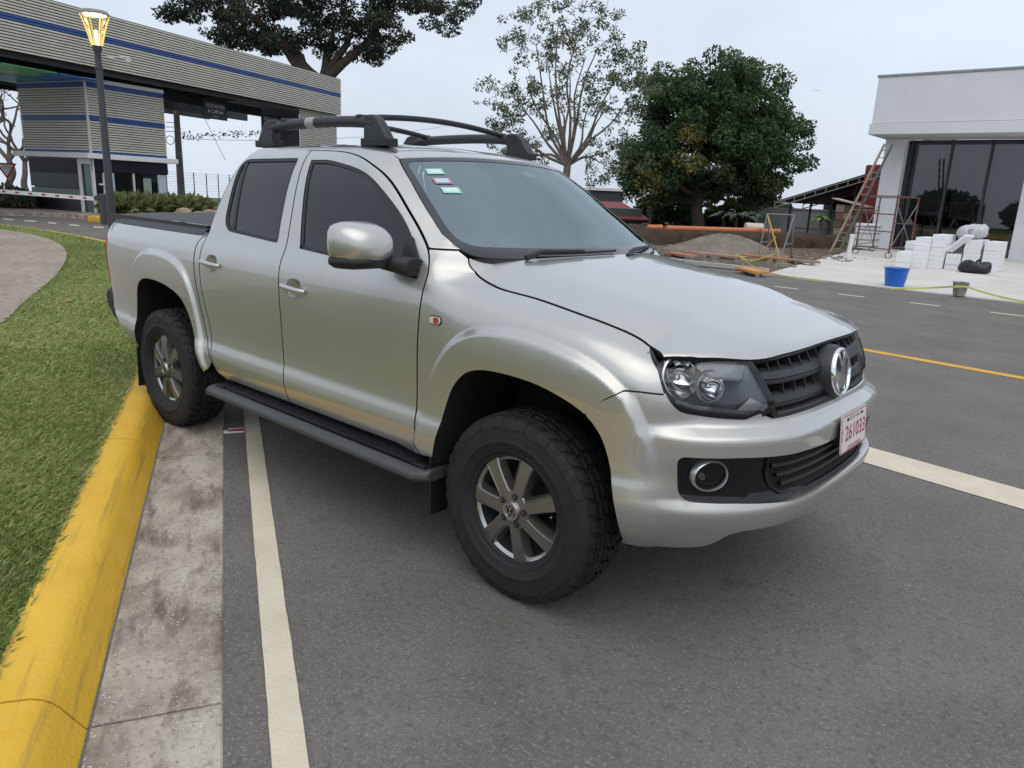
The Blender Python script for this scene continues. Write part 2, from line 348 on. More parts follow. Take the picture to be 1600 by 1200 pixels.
def surfmat(name, layers, rough=.85, bump=(), rot=0.):
    """layers: (scale, detail, lo, hi, colA, colB|None, mode) stacked noise; bump: (scale, strength)"""
    m = bpy.data.materials.new(name); m.use_nodes = True; t = m.node_tree; b = t.nodes['Principled BSDF']; k = t.links.new; tc = N(t, 'ShaderNodeTexCoord'); cur = None
    for (scale, det, lo, hi, ca, cb, mode) in layers:
        sv = scale if isinstance(scale, tuple) else (scale,)*3
        mp2 = N(t, 'ShaderNodeMapping'); mp2.inputs['Scale'].default_value = sv; mp2.vector_type = 'TEXTURE' if False else 'POINT'; n = N(t, 'ShaderNodeTexNoise'); n.inputs['Scale'].default_value = 1; n.inputs['Detail'].default_value = det; n.inputs['Roughness'].default_value = .62
        rm = N(t, 'ShaderNodeMapping'); rm.inputs['Rotation'].default_value = (0, 0, rot); k(tc.outputs['Object'], rm.inputs[0]); k(rm.outputs[0], mp2.inputs[0]); k(mp2.outputs[0], n.inputs['Vector'])
        r = N(t, 'ShaderNodeValToRGB'); r.color_ramp.elements[0].position = lo; r.color_ramp.elements[1].position = hi; k(n.outputs[0], r.inputs[0])
        if mode == 'base': r.color_ramp.elements[0].color = (*ca, 1); r.color_ramp.elements[1].color = (*cb, 1); cur = r.outputs[0]
        else:
            mx = N(t, 'ShaderNodeMixRGB'); mx.blend_type = 'MIX' if mode == 'mix' else 'MULTIPLY'; k(r.outputs[0], mx.inputs[0]); k(cur, mx.inputs[1]); mx.inputs[2].default_value = (*ca, 1); cur = mx.outputs[0]
    k(cur, b.inputs['Base Color']); b.inputs['Roughness'].default_value = rough; b.inputs['Specular IOR Level'].default_value = .3; prev = None
    for scale, st in bump:
        n = N(t, 'ShaderNodeTexNoise'); n.inputs['Scale'].default_value = scale; n.inputs['Detail'].default_value = 3; bp = N(t, 'ShaderNodeBump'); bp.inputs['Strength'].default_value = st; bp.inputs['Distance'].default_value = .01
        k(tc.outputs['Object'], n.inputs['Vector']); k(n.outputs[0], bp.inputs['Height'])
        if prev: k(prev, bp.inputs['Normal'])
        prev = bp.outputs[0]
    if prev: k(prev, b.inputs['Normal'])
    MATS[name] = m; return m
KROT = math.atan(.527)
ASPH = surfmat('asphalt', [(1.1, 6, .35, .7, (.144, .132, .120), (.200, .186, .170), 'base'), (26, 6, .50, .80, (.092, .084, .077), None, 'mix'), (72, 4, .54, .71, (.30, .28, .25), None, 'mix'), (110, 3, .58, .72, (.045, .042, .038), None, 'mix'), (.45, 4, .55, .75, (.84, .82, .80), None, 'mul'), (7, 8, .66, .74, (.27, .25, .225), None, 'mix'), (2.3, 7, .62, .72, (.115, .107, .098), None, 'mix')], .82, [(60, .5), (160, .6)])
CONC = surfmat('gutter_concrete', [(3.2, 9, .34, .64, (.25, .208, .165), (.50, .45, .375), 'base'), ((2.6, 9, 4), 9, .50, .68, (.125, .10, .075), None, 'mix'), (46, 5, .54, .74, (.17, .14, .11), None, 'mix'), (90, 2, .62, .72, (.62, .58, .50), None, 'mix')], .9, [(70, .5), (250, .3)], KROT)
YEL = surfmat('yellow_kerb_paint', [(4, 6, .3, .75, (.70, .41, .035), (.80, .50, .055), 'base'), ((1.1, 26, 26), 8, .55, .74, (.36, .235, .06), None, 'mix'), ((5, 14, 8), 7, .66, .80, (.24, .17, .075), None, 'mix'), (60, 5, .68, .78, (.30, .21, .08), None, 'mix')], .55, [(45, .35), (200, .25)], KROT)
WLINE = surfmat('road_paint_white', [(5, 5, .3, .7, (.60, .53, .40), (.70, .63, .50), 'base'), (26, 8, .64, .78, (.30, .27, .22), None, 'mix'), (120, 3, .66, .74, (.14, .13, .12), None, 'mix')], .75, [(150, .4)])
OLINE = surfmat('road_paint_orange', [(5, 5, .3, .7, (.62, .32, .04), (.72, .40, .07), 'base'), (30, 6, .62, .76, (.2, .15, .1), None, 'mix')], .75, [(150, .3)])
SOIL = surfmat('soil', [(1.5, 7, .3, .7, (.085, .055, .035), (.16, .115, .075), 'base'), (12, 5, .55, .75, (.22, .17, .12), None, 'mix')], .95, [(14, .8), (60, .5)])
SLABM = surfmat('pale_concrete', [(.6, 7, .3, .7, (.52, .50, .46), (.66, .64, .60), 'base'), (3, 7, .6, .8, (.40, .38, .35), None, 'mix')], .9, [(30, .2)])
TURF = surfmat('turf_soil', [(3, 6, .3, .7, (.075, .10, .024), (.14, .17, .05), 'base'), (14, 5, .58, .75, (.14, .11, .06), None, 'mix')], .95, [(60, .6)])
PATHM = surfmat('brown_paving', [(.8, 7, .3, .7, (.27, .225, .18), (.38, .325, .27), 'base'), ((3, 16, 1), 5, .5, .8, (.15, .125, .105), None, 'mix')], .9, [(25, .4)])
FIELD = surfmat('field', [(.05, 6, .35, .65, (.05, .075, .025), (.10, .115, .045), 'base'), (.6, 5, .5, .8, (.14, .12, .07), None, 'mix')], .95, [(2, .6)])
def flat(name, poly, z, m, h=None):
    P = np.asarray(poly, float)
    if h is None: return mesh_obj(name, [(a, b, z) for a, b in P], [tuple(range(len(P)))], m)
    q, T, l = sheet2d(P, [], h); return mesh_obj(name, [(a, b, z) for a, b in q], T, m)
gv = []; nA = 96; RR = [(0.01, -.06), (30, -.06), (62, -.06), (75, -1.0), (100, -4.5), (160, -16), (300, -45), (900, -140)]
for r_, z_ in RR:
    for k in range(nA): a_ = 2*math.pi*k/nA; gv.append((-8+r_*math.cos(a_), 6+r_*math.sin(a_), z_+(0 if r_ < 63 else .012*r_*math.sin(5*a_))))
tag(mesh_obj('ground', gv, [(i*nA+k, i*nA+(k+1) % nA, (i+1)*nA+(k+1) % nA, (i+1)*nA+k) for i in range(len(RR)-1) for k in range(nA)], FIELD, smooth=170), kind='structure')
# kerb path: toe of the yellow kerb, from the far bend to in front of the truck
KP = [(-40, -6), (-33, -.8), (-28, 1.9), (-24, 3.35), (-21, 3.92), (-18, 4.02), (-15.5, 3.85), (-13, 3.45), (-10.5, 2.72), (-8, 1.57), (-5, .014), (-3, -1.034), (-1.5, -1.828), (0, -2.621), (3, -4.2), (7, -6.31), (14, -10.0)]
KP = resample(catmull(KP, 10), .10, closed=False); _kt = np.gradient(KP, axis=0); _kt /= np.linalg.norm(_kt, axis=1, keepdims=True); KN = np.stack([_kt[:, 1], -_kt[:, 0]], 1)   # towards the lawn
KS = np.concatenate([[0], np.cumsum(np.linalg.norm(np.diff(KP, axis=0), axis=1))])
def kofs(d): return KP+KN*d
kin = kofs(.0)
road = np.vstack([kin, [(48, -24), (48, 15.0), (-58, 15.0), (-58, -6)]])
tag(flat('road', road, 0., ASPH), kind='structure')
def sweep_k(mb, i0, i1, sec):
    P = KP[i0:i1]; Q = KN[i0:i1]; n = len(sec); v = [(p[0]+q[0]*d, p[1]+q[1]*d, z) for p, q in zip(P, Q) for d, z in sec]; m = len(P)
    f = [(i*n+k, i*n+k+1, (i+1)*n+k+1, (i+1)*n+k) for i in range(m-1) for k in range(n-1)]+[tuple(range(n))[::-1], tuple(range((m-1)*n, m*n))]
    mb.add(v, f)
S0 = float(np.interp(-.385, KP[:, 0], KS)); LEN = 2.42   # joint positions along the kerb
kerb = thing('kerb', None, None); tag(kerb, kind='structure'); gut = thing('gutter', None, None); tag(gut, kind='structure')
secK = [(0, -.05), (0, 0), (.014, .020), (.062, .090), (.082, .112), (.105, .127), (.135, .137), (.25, .143), (.262, .138), (.268, .05), (.268, -.05)]
secG = [(-.384, -.05), (-.384, .001), (-.378, .006), (-.20, -.001+.006), (-.012, .005), (-.004, -.05)]
k0 = math.floor((0-S0)/LEN); k1 = math.ceil((KS[-1]-S0)/LEN)
for k in range(k0, k1):
    i0 = int(np.searchsorted(KS, S0+k*LEN+.003)); i1 = int(np.searchsorted(KS, S0+(k+1)*LEN-.003))+1; i0 = max(0, i0); i1 = min(len(KP), i1)
    if i1-i0 < 4 or KP[i0, 0] < -30 or KP[i0, 0] > 9: continue
    def trim(a, b):   # exact ends with a thin joint
        return a, b
    for nm, sec, m_, par in (('kerb_stone', secK, YEL, kerb), ('gutter_slab', secG, CONC, gut)):
        mb = MB(); s_ = np.clip(np.linspace(S0+k*LEN+.005, S0+(k+1)*LEN-.005, 26), 0, KS[-1]); P = np.stack([np.interp(s_, KS, KP[:, j]) for j in (0, 1)], 1); Q = np.stack([np.interp(s_, KS, KN[:, j]) for j in (0, 1)], 1)
        n = len(sec); v = [(p[0]+q[0]*d, p[1]+q[1]*d, z) for p, q in zip(P, Q) for d, z in sec]
        f = [(i*n+j, i*n+j+1, (i+1)*n+j+1, (i+1)*n+j) for i in range(25) for j in range(n-1)]+[tuple(range(n))[::-1], tuple(range(25*n, 26*n))]
        mb.add(v, f); mb.build(nm, m_, par, smooth=28)
# edge line beside the gutter, other markings
i_ = (KP[:, 0] > -14) & (KP[:, 0] < 9)
def ribbon_k(name, d0, d1, z, m):
    a, b = kofs(d0)[i_], kofs(d1)[i_]; rg = np.random.default_rng(3); ja = rg.normal(0, .0009, (len(a), 1)); jb = rg.normal(0, .0009, (len(a), 1)); a = a+KN[i_]*ja; b = b+KN[i_]*jb
    mb = MB(); strip(mb, np.c_[a, np.full(len(a), z)], np.c_[b, np.full(len(b), z)]); return tag(mb.build(name, m), kind='structure')
ribbon_k('edge_line', -.518, -.617, .004, WLINE)
tag(flat('edge_line', [(-8, 3.20), (.42, 2.06), (9, 0.9), (9, 1.28), (.30, 2.44), (-8, 3.56)], .004, WLINE), kind='structure')
tag(flat('centre_line', [(-12, 7.45), (14, 4.75), (14, 4.90), (-12, 7.62)], .004, OLINE), kind='structure')
for k in range(-9, 10):
    a = gnd(1554, 490); x0 = -.45+k*1.30; tag(flat('lane_dash', [(x0, 12.12-.02*x0), (x0+.5, 12.11-.02*x0), (x0+.5, 12.22-.02*x0), (x0, 12.23-.02*x0)], .004, WLINE), kind='structure')
for p0, p1 in (((38, 345.5), (57, 347)), ((75, 349), (88, 350)), ((108, 352), (124, 353.5)), ((146, 355.5), (162, 356.5)), ((4, 343), (22, 344.5))):
    a, b = gnd(*p0), gnd(*p1); q = gnd((p0[0]+p1[0])/2, (p0[1]+p1[1])/2-1.6)-(a+b)/2
    tag(flat('lane_dash', [a[:2], b[:2], b[:2]+q[:2], a[:2]+q[:2]], .004, WLINE), kind='structure')
# lawn and path
lawn = np.vstack([kofs(.262), [(20, -14), (18, -48), (-44, -42), (-60, -14)]])
tag(flat('lawn', lawn, .13, TURF), kind='structure')
pth = catmull([(-30, .5), (-24, 2.3), (-21.5, 2.75), (-19.2, 2.95), (-16.8, 2.75), (-14.3, 2.15), (-11, .95), (-8.1, -.35), (-6.4, -1.15), (-5.9, -1.7), (-6.3, -2.6), (-8, -4.5), (-11, -8), (-20, -14), (-40, -16), (-40, -4)], 8, closed=True)
q, T, l = sheet2d(pth, [], .8); tag(mesh_obj('path', [(a, b, .152) for a, b in q], T, PATHM), kind='structure')
# grass blades on the visible lawn
def scatter_grass():
    e = kofs(.262); Vs = []; Ts = []
    for lo, hi, n0, k in (((-4.2, -6.5), (1.5, -.2), 150000, 5), ((-11, -9), (-2.5, 3), 200000, 4), ((-26, -12), (-9, 4.3), 130000, 3)):
        cand = rng.uniform(lo, hi, (n0, 2)); ye = np.interp(cand[:, 0], e[:, 0], e[:, 1]); cand = cand[cand[:, 1] < ye+.01]
        d = cand-CAM[:2]; dp = d@_fh[:2]; lat = d@np.array([_fh[1], -_fh[0]]); cand = cand[(dp > .5) & (lat < 0) & (lat > -dp*.78-.7)]; cand = cand[~inside(cand, pth)]
        patch = np.sin(cand[:, 0]*2.1+1.3*np.sin(cand[:, 1]*1.7))*np.sin(cand[:, 1]*2.6+.7)*.5+np.sin(cand[:, 0]*.7+cand[:, 1]*.9)*.5
        bare = np.sin(cand[:, 0]*3.3+2*np.sin(cand[:, 1]*2.9))*np.sin(cand[:, 1]*4.1+1.1*np.sin(cand[:, 0]*2.3)); kp = ~((bare > .9) & (rng.random(len(cand)) < .4)); cand, patch = cand[kp], patch[kp]
        C_ = np.repeat(cand, k, 0)+rng.normal(0, .014, (len(cand)*k, 2)); pt_ = np.repeat(patch, k); ye = np.interp(C_[:, 0], e[:, 0], e[:, 1]); ok = C_[:, 1] < ye+.012; C_, pt_ = C_[ok], pt_[ok]; n = len(C_); D_ = np.linalg.norm(C_-CAM[:2], axis=1)
        a = rng.uniform(0, 2*np.pi, n); hgt = rng.uniform(.012, .040, n)*(1+.3*pt_); w = rng.uniform(.0006, .0014, n)*np.clip(D_/2.6, 1, 5); ln = rng.uniform(.3, 1.7, n)*hgt
        dx = np.stack([np.cos(a), np.sin(a)], 1); sxv = np.stack([-np.sin(a), np.cos(a)], 1)
        b0 = np.c_[C_-sxv*w[:, None], np.full(n, .128)]; b1 = np.c_[C_+sxv*w[:, None], np.full(n, .128)]; m1 = np.c_[C_+dx*(ln*.4)[:, None]+sxv*(w*.8)[:, None], .13+hgt*.65]; tip = np.c_[C_+dx*ln[:, None], .13+hgt]
        Vs.append(np.stack([b0, b1, m1, tip], 1)); Ts.append(np.clip(.48+.20*pt_+rng.normal(0, .24, n)+.5*(rng.random(n) < .03), 0, 1))
    return np.vstack(Vs), np.concatenate(Ts)
V, tn = scatter_grass()
GM = leafmat('grass_blade', (.10, .145, .028), (.58, .52, .27), trans=.3); _e = [n for n in GM.node_tree.nodes if n.type == 'VALTORGB'][0].color_ramp.elements.new(.66); _e.color = (.36, .43, .135, 1)
gr_ = fastmesh('grass', V, GM, uvcol=tn); tag(gr_, kind='stuff', label='short mown green grass of the verge beside the yellow kerb', cat='grass')
# road stud lying by the line
a = gnd(366, 676); stud = thing('road_reflector', 'small red and white plastic reflector lying on the asphalt beside the edge line', 'reflector', (a[0], a[1], 0), 0.)
dr = gnd(381, 675)-gnd(351, 677); rz_ = math.atan2(dr[1], dr[0]); mb = MB(); mb.box((0, 0, .008), (.135, .050, .016), rz=rz_); mb.build('reflector_body', mat('reflector_white', (.65, .62, .58), rough=.4), stud, bevel=.008)
mb = MB(); mb.box((.010*math.cos(rz_), .010*math.sin(rz_), .018), (.098, .036, .020), rz=rz_); mb.build('reflector_lens', mat('reflector_red', (.30, .012, .03), rough=.25, coat=.5), stud, bevel=.003)
# ================================================================ PICKUP TRUCK
PAINT = mat('silver_paint', (.525, .512, .484), rough=.38, metal=.76, var=.012, scale=3, coat=1., cior=1.62)
BLK = mat('black_plastic', (.010, .010, .0115), rough=.48, var=.2, scale=30, bump=.08, bscale=500)
GLOSSBLK = mat('gloss_black', (.008, .008, .010), rough=.12, var=.1)
VOID = mat('matte_black', (.006, .006, .006), rough=.9, var=.1)
GREYPL = mat('charcoal_plastic', (.022, .023, .026), rough=.45, var=.12, scale=20, bump=.05, bscale=400)
CHROME = mat('chrome', (.82, .83, .85), rough=.06, metal=1., var=.02)
SATIN = mat('satin_silver', (.55, .56, .58), rough=.28, metal=.9, var=.03)
TINT = glassmat('tinted_glass', (.028, .030, .034), ior=1.62)
WSG = glassmat('windshield_glass', (.62, .74, .74), ior=3.4, gcol=(.84, .98, 1))
LENS = glassmat('clear_lens', (.95, .96, .97), ior=1.5)
RUB = mat('tyre_rubber', (.012, .012, .0135), rough=.68, var=.35, scale=14, bump=.12, bscale=220)
ALLOY = mat('gunmetal_alloy', (.25, .243, .232), rough=.42, metal=.9, var=.06)
ALLOYB = mat('bright_alloy', (.50, .50, .50), rough=.25, metal=.95, var=.04)
truck = thing('pickup_truck', 'silver double-cab pickup truck parked across the yellow kerb gutter', 'pickup truck')
sx = s_of_x
def SX(pts): return np.array([(float(sx(p[0])), p[1]) for p in pts])
def fl_(poly, sg): q = np.array(poly, float); q[:, 0] *= sg; return q
def shift(poly, dx): return [(a+dx, b) for a, b in poly]
SEAMF = catmull([(-.512, .503), (-.556, .58), (-.571, .69), (-.568, .92), (-.549, 1.12), (-.544, 1.206), (-.546, 1.267), (-.560, 1.315), (-.607, 1.375), (-.689, 1.442), (-.804, 1.526), (-.935, 1.618), (-1.022, 1.671), (-1.111, 1.713), (-1.261, 1.764), (-1.44, 1.792), (-1.60, 1.799), (-1.745, 1.801)], 6)
SEAMB = catmull([(-1.745, 1.801), (-1.70, 1.619), (-1.662, 1.429), (-1.648, 1.31), (-1.643, 1.21), (-1.637, 1.02), (-1.64, .80), (-1.628, .68), (-1.598, .56), (-1.58, .499)], 6)
SEAMR = catmull([(-1.745, 1.801), (-2.20, 1.80), (-2.33, 1.79), (-2.385, 1.755), (-2.425, 1.68), (-2.458, 1.55), (-2.48, 1.40), (-2.49, 1.27), (-2.486, .993), (-2.45, .85), (-2.425, .766), (-2.392, .60), (-2.33, .53), (-2.25, .492)], 6)
CABR = catmull([(-2.36, 1.80), (-2.42, 1.745), (-2.455, 1.68), (-2.50, 1.55), (-2.535, 1.42), (-2.552, 1.30), (-2.556, 1.12), (-2.528, .92), (-2.49, .78), (-2.462, .70), (-2.41, .60), (-2.34, .515)], 6)
GLE = [(-.505, 1.383), (-.617, 1.446), (-.745, 1.536), (-.929, 1.667), (-1.075, 1.764)]
HS = catmull([(1.108, 1.126), (1.174, 1.147), (1.300, 1.178), (1.484, 1.209), (float(sx(-.05)), 1.233), (float(sx(-.277)), 1.254), (float(sx(-.355)), 1.272), (float(sx(-.405)), 1.295), (float(sx(-.438)), 1.325), (float(sx(-.462)), 1.353)], 6)
AFO = SX(catmull(AF['op'], 8)); ARO = SX(catmull(AR['op'], 8))
WINR = rnd([(-2.375, 1.762, .05), (-1.80, 1.768, .02), (-1.738, 1.318, .02), (-2.285, 1.345, .07)], 6)
WINR = rnd([(-2.36, 1.752, .09), (-1.795, 1.762, .025), (-1.735, 1.322, .025), (-2.32, 1.352, .10)], 7)
WINF = np.vstack([catmull([(-1.672, 1.752), (-1.52, 1.752), (-1.372, 1.734), (-1.24, 1.712), (-1.13, 1.68), (-1.005, 1.620), (-.827, 1.512), (-.70, 1.41), (-.63, 1.335), (-.615, 1.285)], 5), rnd([(-.64, 1.268, .02), (-1.545, 1.312, .02)], 5)])
def scalepoly(P, k):  # inset by ~k metres
    P = np.asarray(P, float); n = len(P); T_ = np.roll(P, -1, 0)-np.roll(P, 1, 0); T_ /= np.linalg.norm(T_, axis=1, keepdims=True)+1e-9
    ar = (P[:, 0]*np.roll(P[:, 1], -1)-np.roll(P[:, 0], -1)*P[:, 1]).sum(); nn = np.stack([-T_[:, 1], T_[:, 0]], 1)*(1 if ar > 0 else -1)
    return P+nn*k
HEADL = np.vstack([catmull([(1.104, 1.114), (1.06, 1.116), (.98, 1.120), (.890, 1.120), (.773, 1.112), (.650, 1.102)], 4), rnd([(.643, 1.102, .01), (.540, .940, .02), (.604, .905, .02)], 3), catmull([(.68, .905), (.844, .916), (.945, .932), (.985, .962), (1.012, .999), (1.044, 1.059), (1.092, 1.112)], 4)])
for sg in (1, -1):
    g = 0.0042
    SXs = lambda p: fl_(SX(p), sg)
    # ---- fender
    aro = AFO[(AFO[:, 0] > 1.284)]; aro = aro[np.argsort(aro[:, 0])]; aro = aro[(aro[:, 1] > .505) | (aro[:, 0] < 1.6)]
    fen = np.vstack([[(1.016, .990)], [(1.048, 1.062), (1.098, 1.112)], HS+[0, -.003], [(float(sx(-.508)), 1.380), (float(sx(-.604)), 1.380)],
                     SX(SEAMF[SEAMF[:, 1] < 1.376][::-1]+[g, 0]), aro[::-1], [(1.212, .956), (1.155, .994), (1.10, .995)]])
    panel('fender', fl_(fen, sg), PAINT, truck, h=.0095, hb=.0095, flange=.03, edge=VOID)
    # ---- doors
    df = np.vstack([SEAMF[:-1]-[g, 0], SEAMB[:-1]+[g, 0], [(-1.58+g, .499)]])
    dR = np.vstack([SEAMB[::-1]-[g, 0], SEAMR[1:]+[g, .0]])
    for nm, outl, win, hx, hz in (('front', df, WINF, -1.50, 1.112), ('rear', dR, WINR, -2.352, 1.157)):
        c = rnd([(hx-.065, hz-.048, .05), (hx+.065, hz-.048, .05), (hx+.065, hz+.055, .05), (hx-.065, hz+.055, .05)], 6)
        door = panel('door', SXs(outl), PAINT, truck, holes=[SXs(win), SXs(scalepoly(c, .003))], h=.024, hb=.014, flange=.03, edge=VOID)
        panel('window_seal', SXs(scalepoly(win, -.004)), BLK, door, holes=[SXs(scalepoly(win, .016))], h=.02, hb=.02, flange=.012, d=-.003)
        panel('window_glass', SXs(scalepoly(win, .012)), TINT, door, h=.04, hb=.03, flange=.0, d=-.010)
        if nm == 'rear':
            panel('window_divider', SXs(np.array([(-2.322, 1.755), (-2.300, 1.755), (-2.205, 1.352), (-2.228, 1.352)])), BLK, door, h=.03, flange=.01, d=-.004)
        # handle: shallow cup and a bar
        Fc = lambda s, z, d: surf(s, z, d+(-.030*np.clip(1-((s*sg-float(sx(hx)))/.064)**2-((z-hz-.003)/.052)**2, 0, 1)**.6+.0005))
        def FcN(s, z, d):
            e = .003; a = Fc(s+e, z, d)-Fc(s-e, z, d); b = Fc(s, z+e, d)-Fc(s, z-e, d); n = np.cross(b, a); return n/np.linalg.norm(n, axis=-1, keepdims=True)
        panel('handle_cup', SXs(c), PAINT, door, F=Fc, FN=FcN, h=.008, flange=0)
        L_ = np.linspace(-.105, .105, 15); P = surf(sg*(float(sx(hx))+L_), np.full(15, hz+.004)-L_*-.06, .024-.020*(np.abs(L_)/.105)**4)
        mb = MB(); mb.tube(P, .0145*(1-.25*(np.abs(L_)/.105)**6), 12); mb.build('handle', PAINT, door, smooth=60)
    # ---- cab side frame: A pillar, roof rail, C pillar
    cabp = np.vstack([[(-.604, 1.388), (-.505, 1.388)], GLE[1:], [(-1.12, 1.784), (-1.25, 1.803), (-1.45, 1.817), (-2.25, 1.817), (-2.32, 1.812)], CABR, [(-2.25, .484)],
                      SEAMR[::-1][:-1]-[g, 0]+[0, .0], (SEAMF[SEAMF[:, 1] > 1.384][::-1])+[g, .004]])
    panel('cab_side', SXs(cabp), PAINT, truck, h=.022, hb=.014, flange=.03, edge=VOID)
    # ---- bed side
    bf = CABR[CABR[:, 1] < 1.33]-[.011, 0]; aro = ARO[(ARO[:, 1] > .47)]; aro = aro[np.argsort(aro[:, 0])]
    bed = np.vstack([[(float(sx(-2.565)), 1.322)], SX(bf[bf[:, 1] > .56]), aro, [(float(sx(-3.70)), .575), (float(sx(-3.93)), .70), (float(sx(-3.985)), .80), (float(sx(-3.988)), .868)], [(float(sx(-3.996)), 1.24), (float(sx(-4.03)), 1.25), (float(sx(-4.02)), 1.322)]])
    panel('bed_side', fl_(bed, sg), PAINT, truck, h=.0095, hb=.0095, flange=.03, edge=VOID)
    # ---- rail cap on the bed
    xs = np.linspace(-2.575, -3.97, 30); S_ = sg*sx(xs); mb = MB()
    rows = [surf(S_, np.full(30, z), d) for z, d in ((1.305, .004), (1.332, .010), (1.345, .004))]
    rows.append(rows[-1]+np.array([0, .035*sg, .002])); rows.append(rows[-1]+np.array([0, .004*sg, -.03]))
    for a, b in zip(rows[:-1], rows[1:]): strip(mb, a, b)
    mb.build('bed_rail_cap', GREYPL, truck, smooth=40)
    # ---- tail lamp
    tl = rnd([(float(sx(-3.992)), .875, .02), (float(sx(-4.0)), 1.235, .03), (float(sx(-4.14)), 1.235, .04), (float(sx(-4.13)), .88, .04)])
    panel('tail_lamp', fl_(tl, sg), mat('red_lens', (.35, .012, .012), rough=.12, var=.1, coat=1), truck, h=.03, d=.004)
    # ---- wheel wells
    for nm, A in (('f', AFO), ('r', ARO)):
        A = A[np.argsort(A[:, 0])]; mb = MB()
        top = surf(sg*A[:, 0], A[:, 1], -.004); inn = top.copy(); inn[:, 1] = -.50*sg; strip(mb, top, inn)
        cx = inn[:, 0].mean(); mb.add(list(inn)+[(cx, -.50*sg, .35)], [(i, i+1, len(inn)) for i in range(len(inn)-1)])
        mb.build('wheel_well', VOID, truck)
    # ---- mud flaps
    mb = MB(); mb.prism([(-.97*sg, .235), (-.70*sg, .235), (-.70*sg, .62), (-.945*sg, .62), (-.975*sg, .50)], .012, M=np.array([[0, .0, 1], [1, 0, 0], [0, 1, 0]]), c=(-.455, 0, 0)); mb.build('mud_flap', BLK, truck)
    mb = MB(); mb.prism([(-.965*sg, .20), (-.70*sg, .20), (-.70*sg, .62), (-.955*sg, .62)], .012, M=np.array([[-.0, 0, 1], [1, 0, 0], [0, 1, 0]]), c=(-3.49, 0, 0)); mb.build('mud_flap', BLK, truck)
    # ---- running board
    rb = MB(); X0, X1 = -2.30, -.43
    sec = [(.84, .398), (.84, .450), (1.010, .455), (1.034, .450), (1.052, .434), (1.054, .412), (1.03, .396)]
    n = len(sec); st = [(X0, .0), (X0+.04, 0), (X1-.06, 0), (X1, -.05)]
    v = [(x, -sg*(w+(k if w > .95 else 0)), z) for x, k in st for w, z in sec]
    f = [(i*n+k, i*n+(k+1) % n, (i+1)*n+(k+1) % n, (i+1)*n+k) for i in range(len(st)-1) for k in range(n)]+[tuple(range(n)), tuple(range((len(st)-1)*n, len(st)*n))]
    board = mesh_obj('running_board', v, f, mat('board_grey', (.055, .056, .06), rough=.42, var=.1, scale=20), truck, smooth=40, bevel=.006)
    mb = MB(); mb.box(((X0+X1)/2-.01, -sg*.922, .4555), (X1-X0-.10, .170, .006)); mb.build('step_pad', GLOSSBLK, board)
    for k in range(9):
        mb = MB(); w = .852+k*.0165; mb.box(((X0+X1)/2-.01, -sg*w, .4605), (X1-X0-.20, .0075, .007)); mb.build('tread_rib', GREYPL, board)
    for x in (X0+.055, X1-.065):
        mb = MB(); mb.box((x, -sg*.922, .462), (.085, .165, .012)); mb.build('step_end', BLK, board, bevel=.004)
    for x in (X0+.3, -1.35, X1-.25):
        mb = MB(); mb.box((x, -sg*.75, .40), (.05, .24, .03)); mb.build('board_bracket', BLK, board)
    # ---- sill under the doors
    mb = MB(); mb.box((-1.42, -sg*.78, .46), (1.96, .20, .10)); mb.build('sill', VOID, truck)
    # ---- headlight
    dep = lambda s: -.022-.105*sstep(.64, .80, np.abs(s))
    Fh = lambda s, z, d: surf(s, z, dep(s))
    def FhN(s, z, d):
        e = .003; a = Fh(s+e, z, d)-Fh(s-e, z, d); b = Fh(s, z+e, d)-Fh(s, z-e, d); n = np.cross(b, a); return n/np.linalg.norm(n, axis=-1, keepdims=True)
    hl = panel('headlight', fl_(HEADL, sg), mat('lamp_housing', (.15, .165, .185), rough=.22, var=.1), truck, F=Fh, FN=FhN, h=.025, hb=.02, flange=.0)
    mb = MB(); a = surf(sg*HEADL[:, 0], HEADL[:, 1], -.002); b = surf(sg*HEADL[:, 0], HEADL[:, 1], dep(HEADL[:, 0])-.002); strip(mb, np.vstack([a, a[:1]]), np.vstack([b, b[:1]])); mb.build('lamp_rim', GLOSSBLK, hl, smooth=60)
    panel('lens', fl_(scalepoly(HEADL, .003), sg), LENS, hl, h=.02, hb=.014, flange=0, d=.002)
    panel('lens_edge', fl_(scalepoly(HEADL, -.005), sg), GLOSSBLK, hl, holes=[fl_(scalepoly(HEADL, .004), sg)], h=.02, hb=.016, flange=.02, d=-.001)
    def lampM(s, z, k=.55):
        n_ = surf_n(np.array([sg*s]), np.array([z]))[0]; a = n_*k+np.array([1, 0, 0])*(1-k); a /= np.linalg.norm(a)
        b = np.cross((0, 0, 1), a); b /= np.linalg.norm(b); return np.stack([b, np.cross(a, b), a], 1)
    for s, z, r, dd in ((.962, 1.032, .073, -.048), (.826, 1.008, .055, -.030)):
        c = surf(np.array([sg*s]), np.array([z]), dd)[0]; M_ = lampM(s, z); mb = MB()
        mb.lathe([(.012, -r*.75), (r*.45, -r*.62), (r*.75, -r*.36), (r*.93, -.004), (r*.96, 0)], 28, c, M_); mb.build('reflector', CHROME, hl, smooth=25)
        mb = MB(); mb.lathe([(r*.95, -.012), (r*.95, .004), (r*1.02, .008), (r*1.09, .004), (r*1.10, -.03)], 32, c, M_); mb.build('lamp_ring', SATIN, hl, smooth=50)
        mb = MB(); mb.lathe([(.001, .0), (r*.16, -.004), (r*.2, -.02), (r*.2, -r*.6)], 14, c, M_); mb.build('bulb', SATIN, hl, smooth=50)
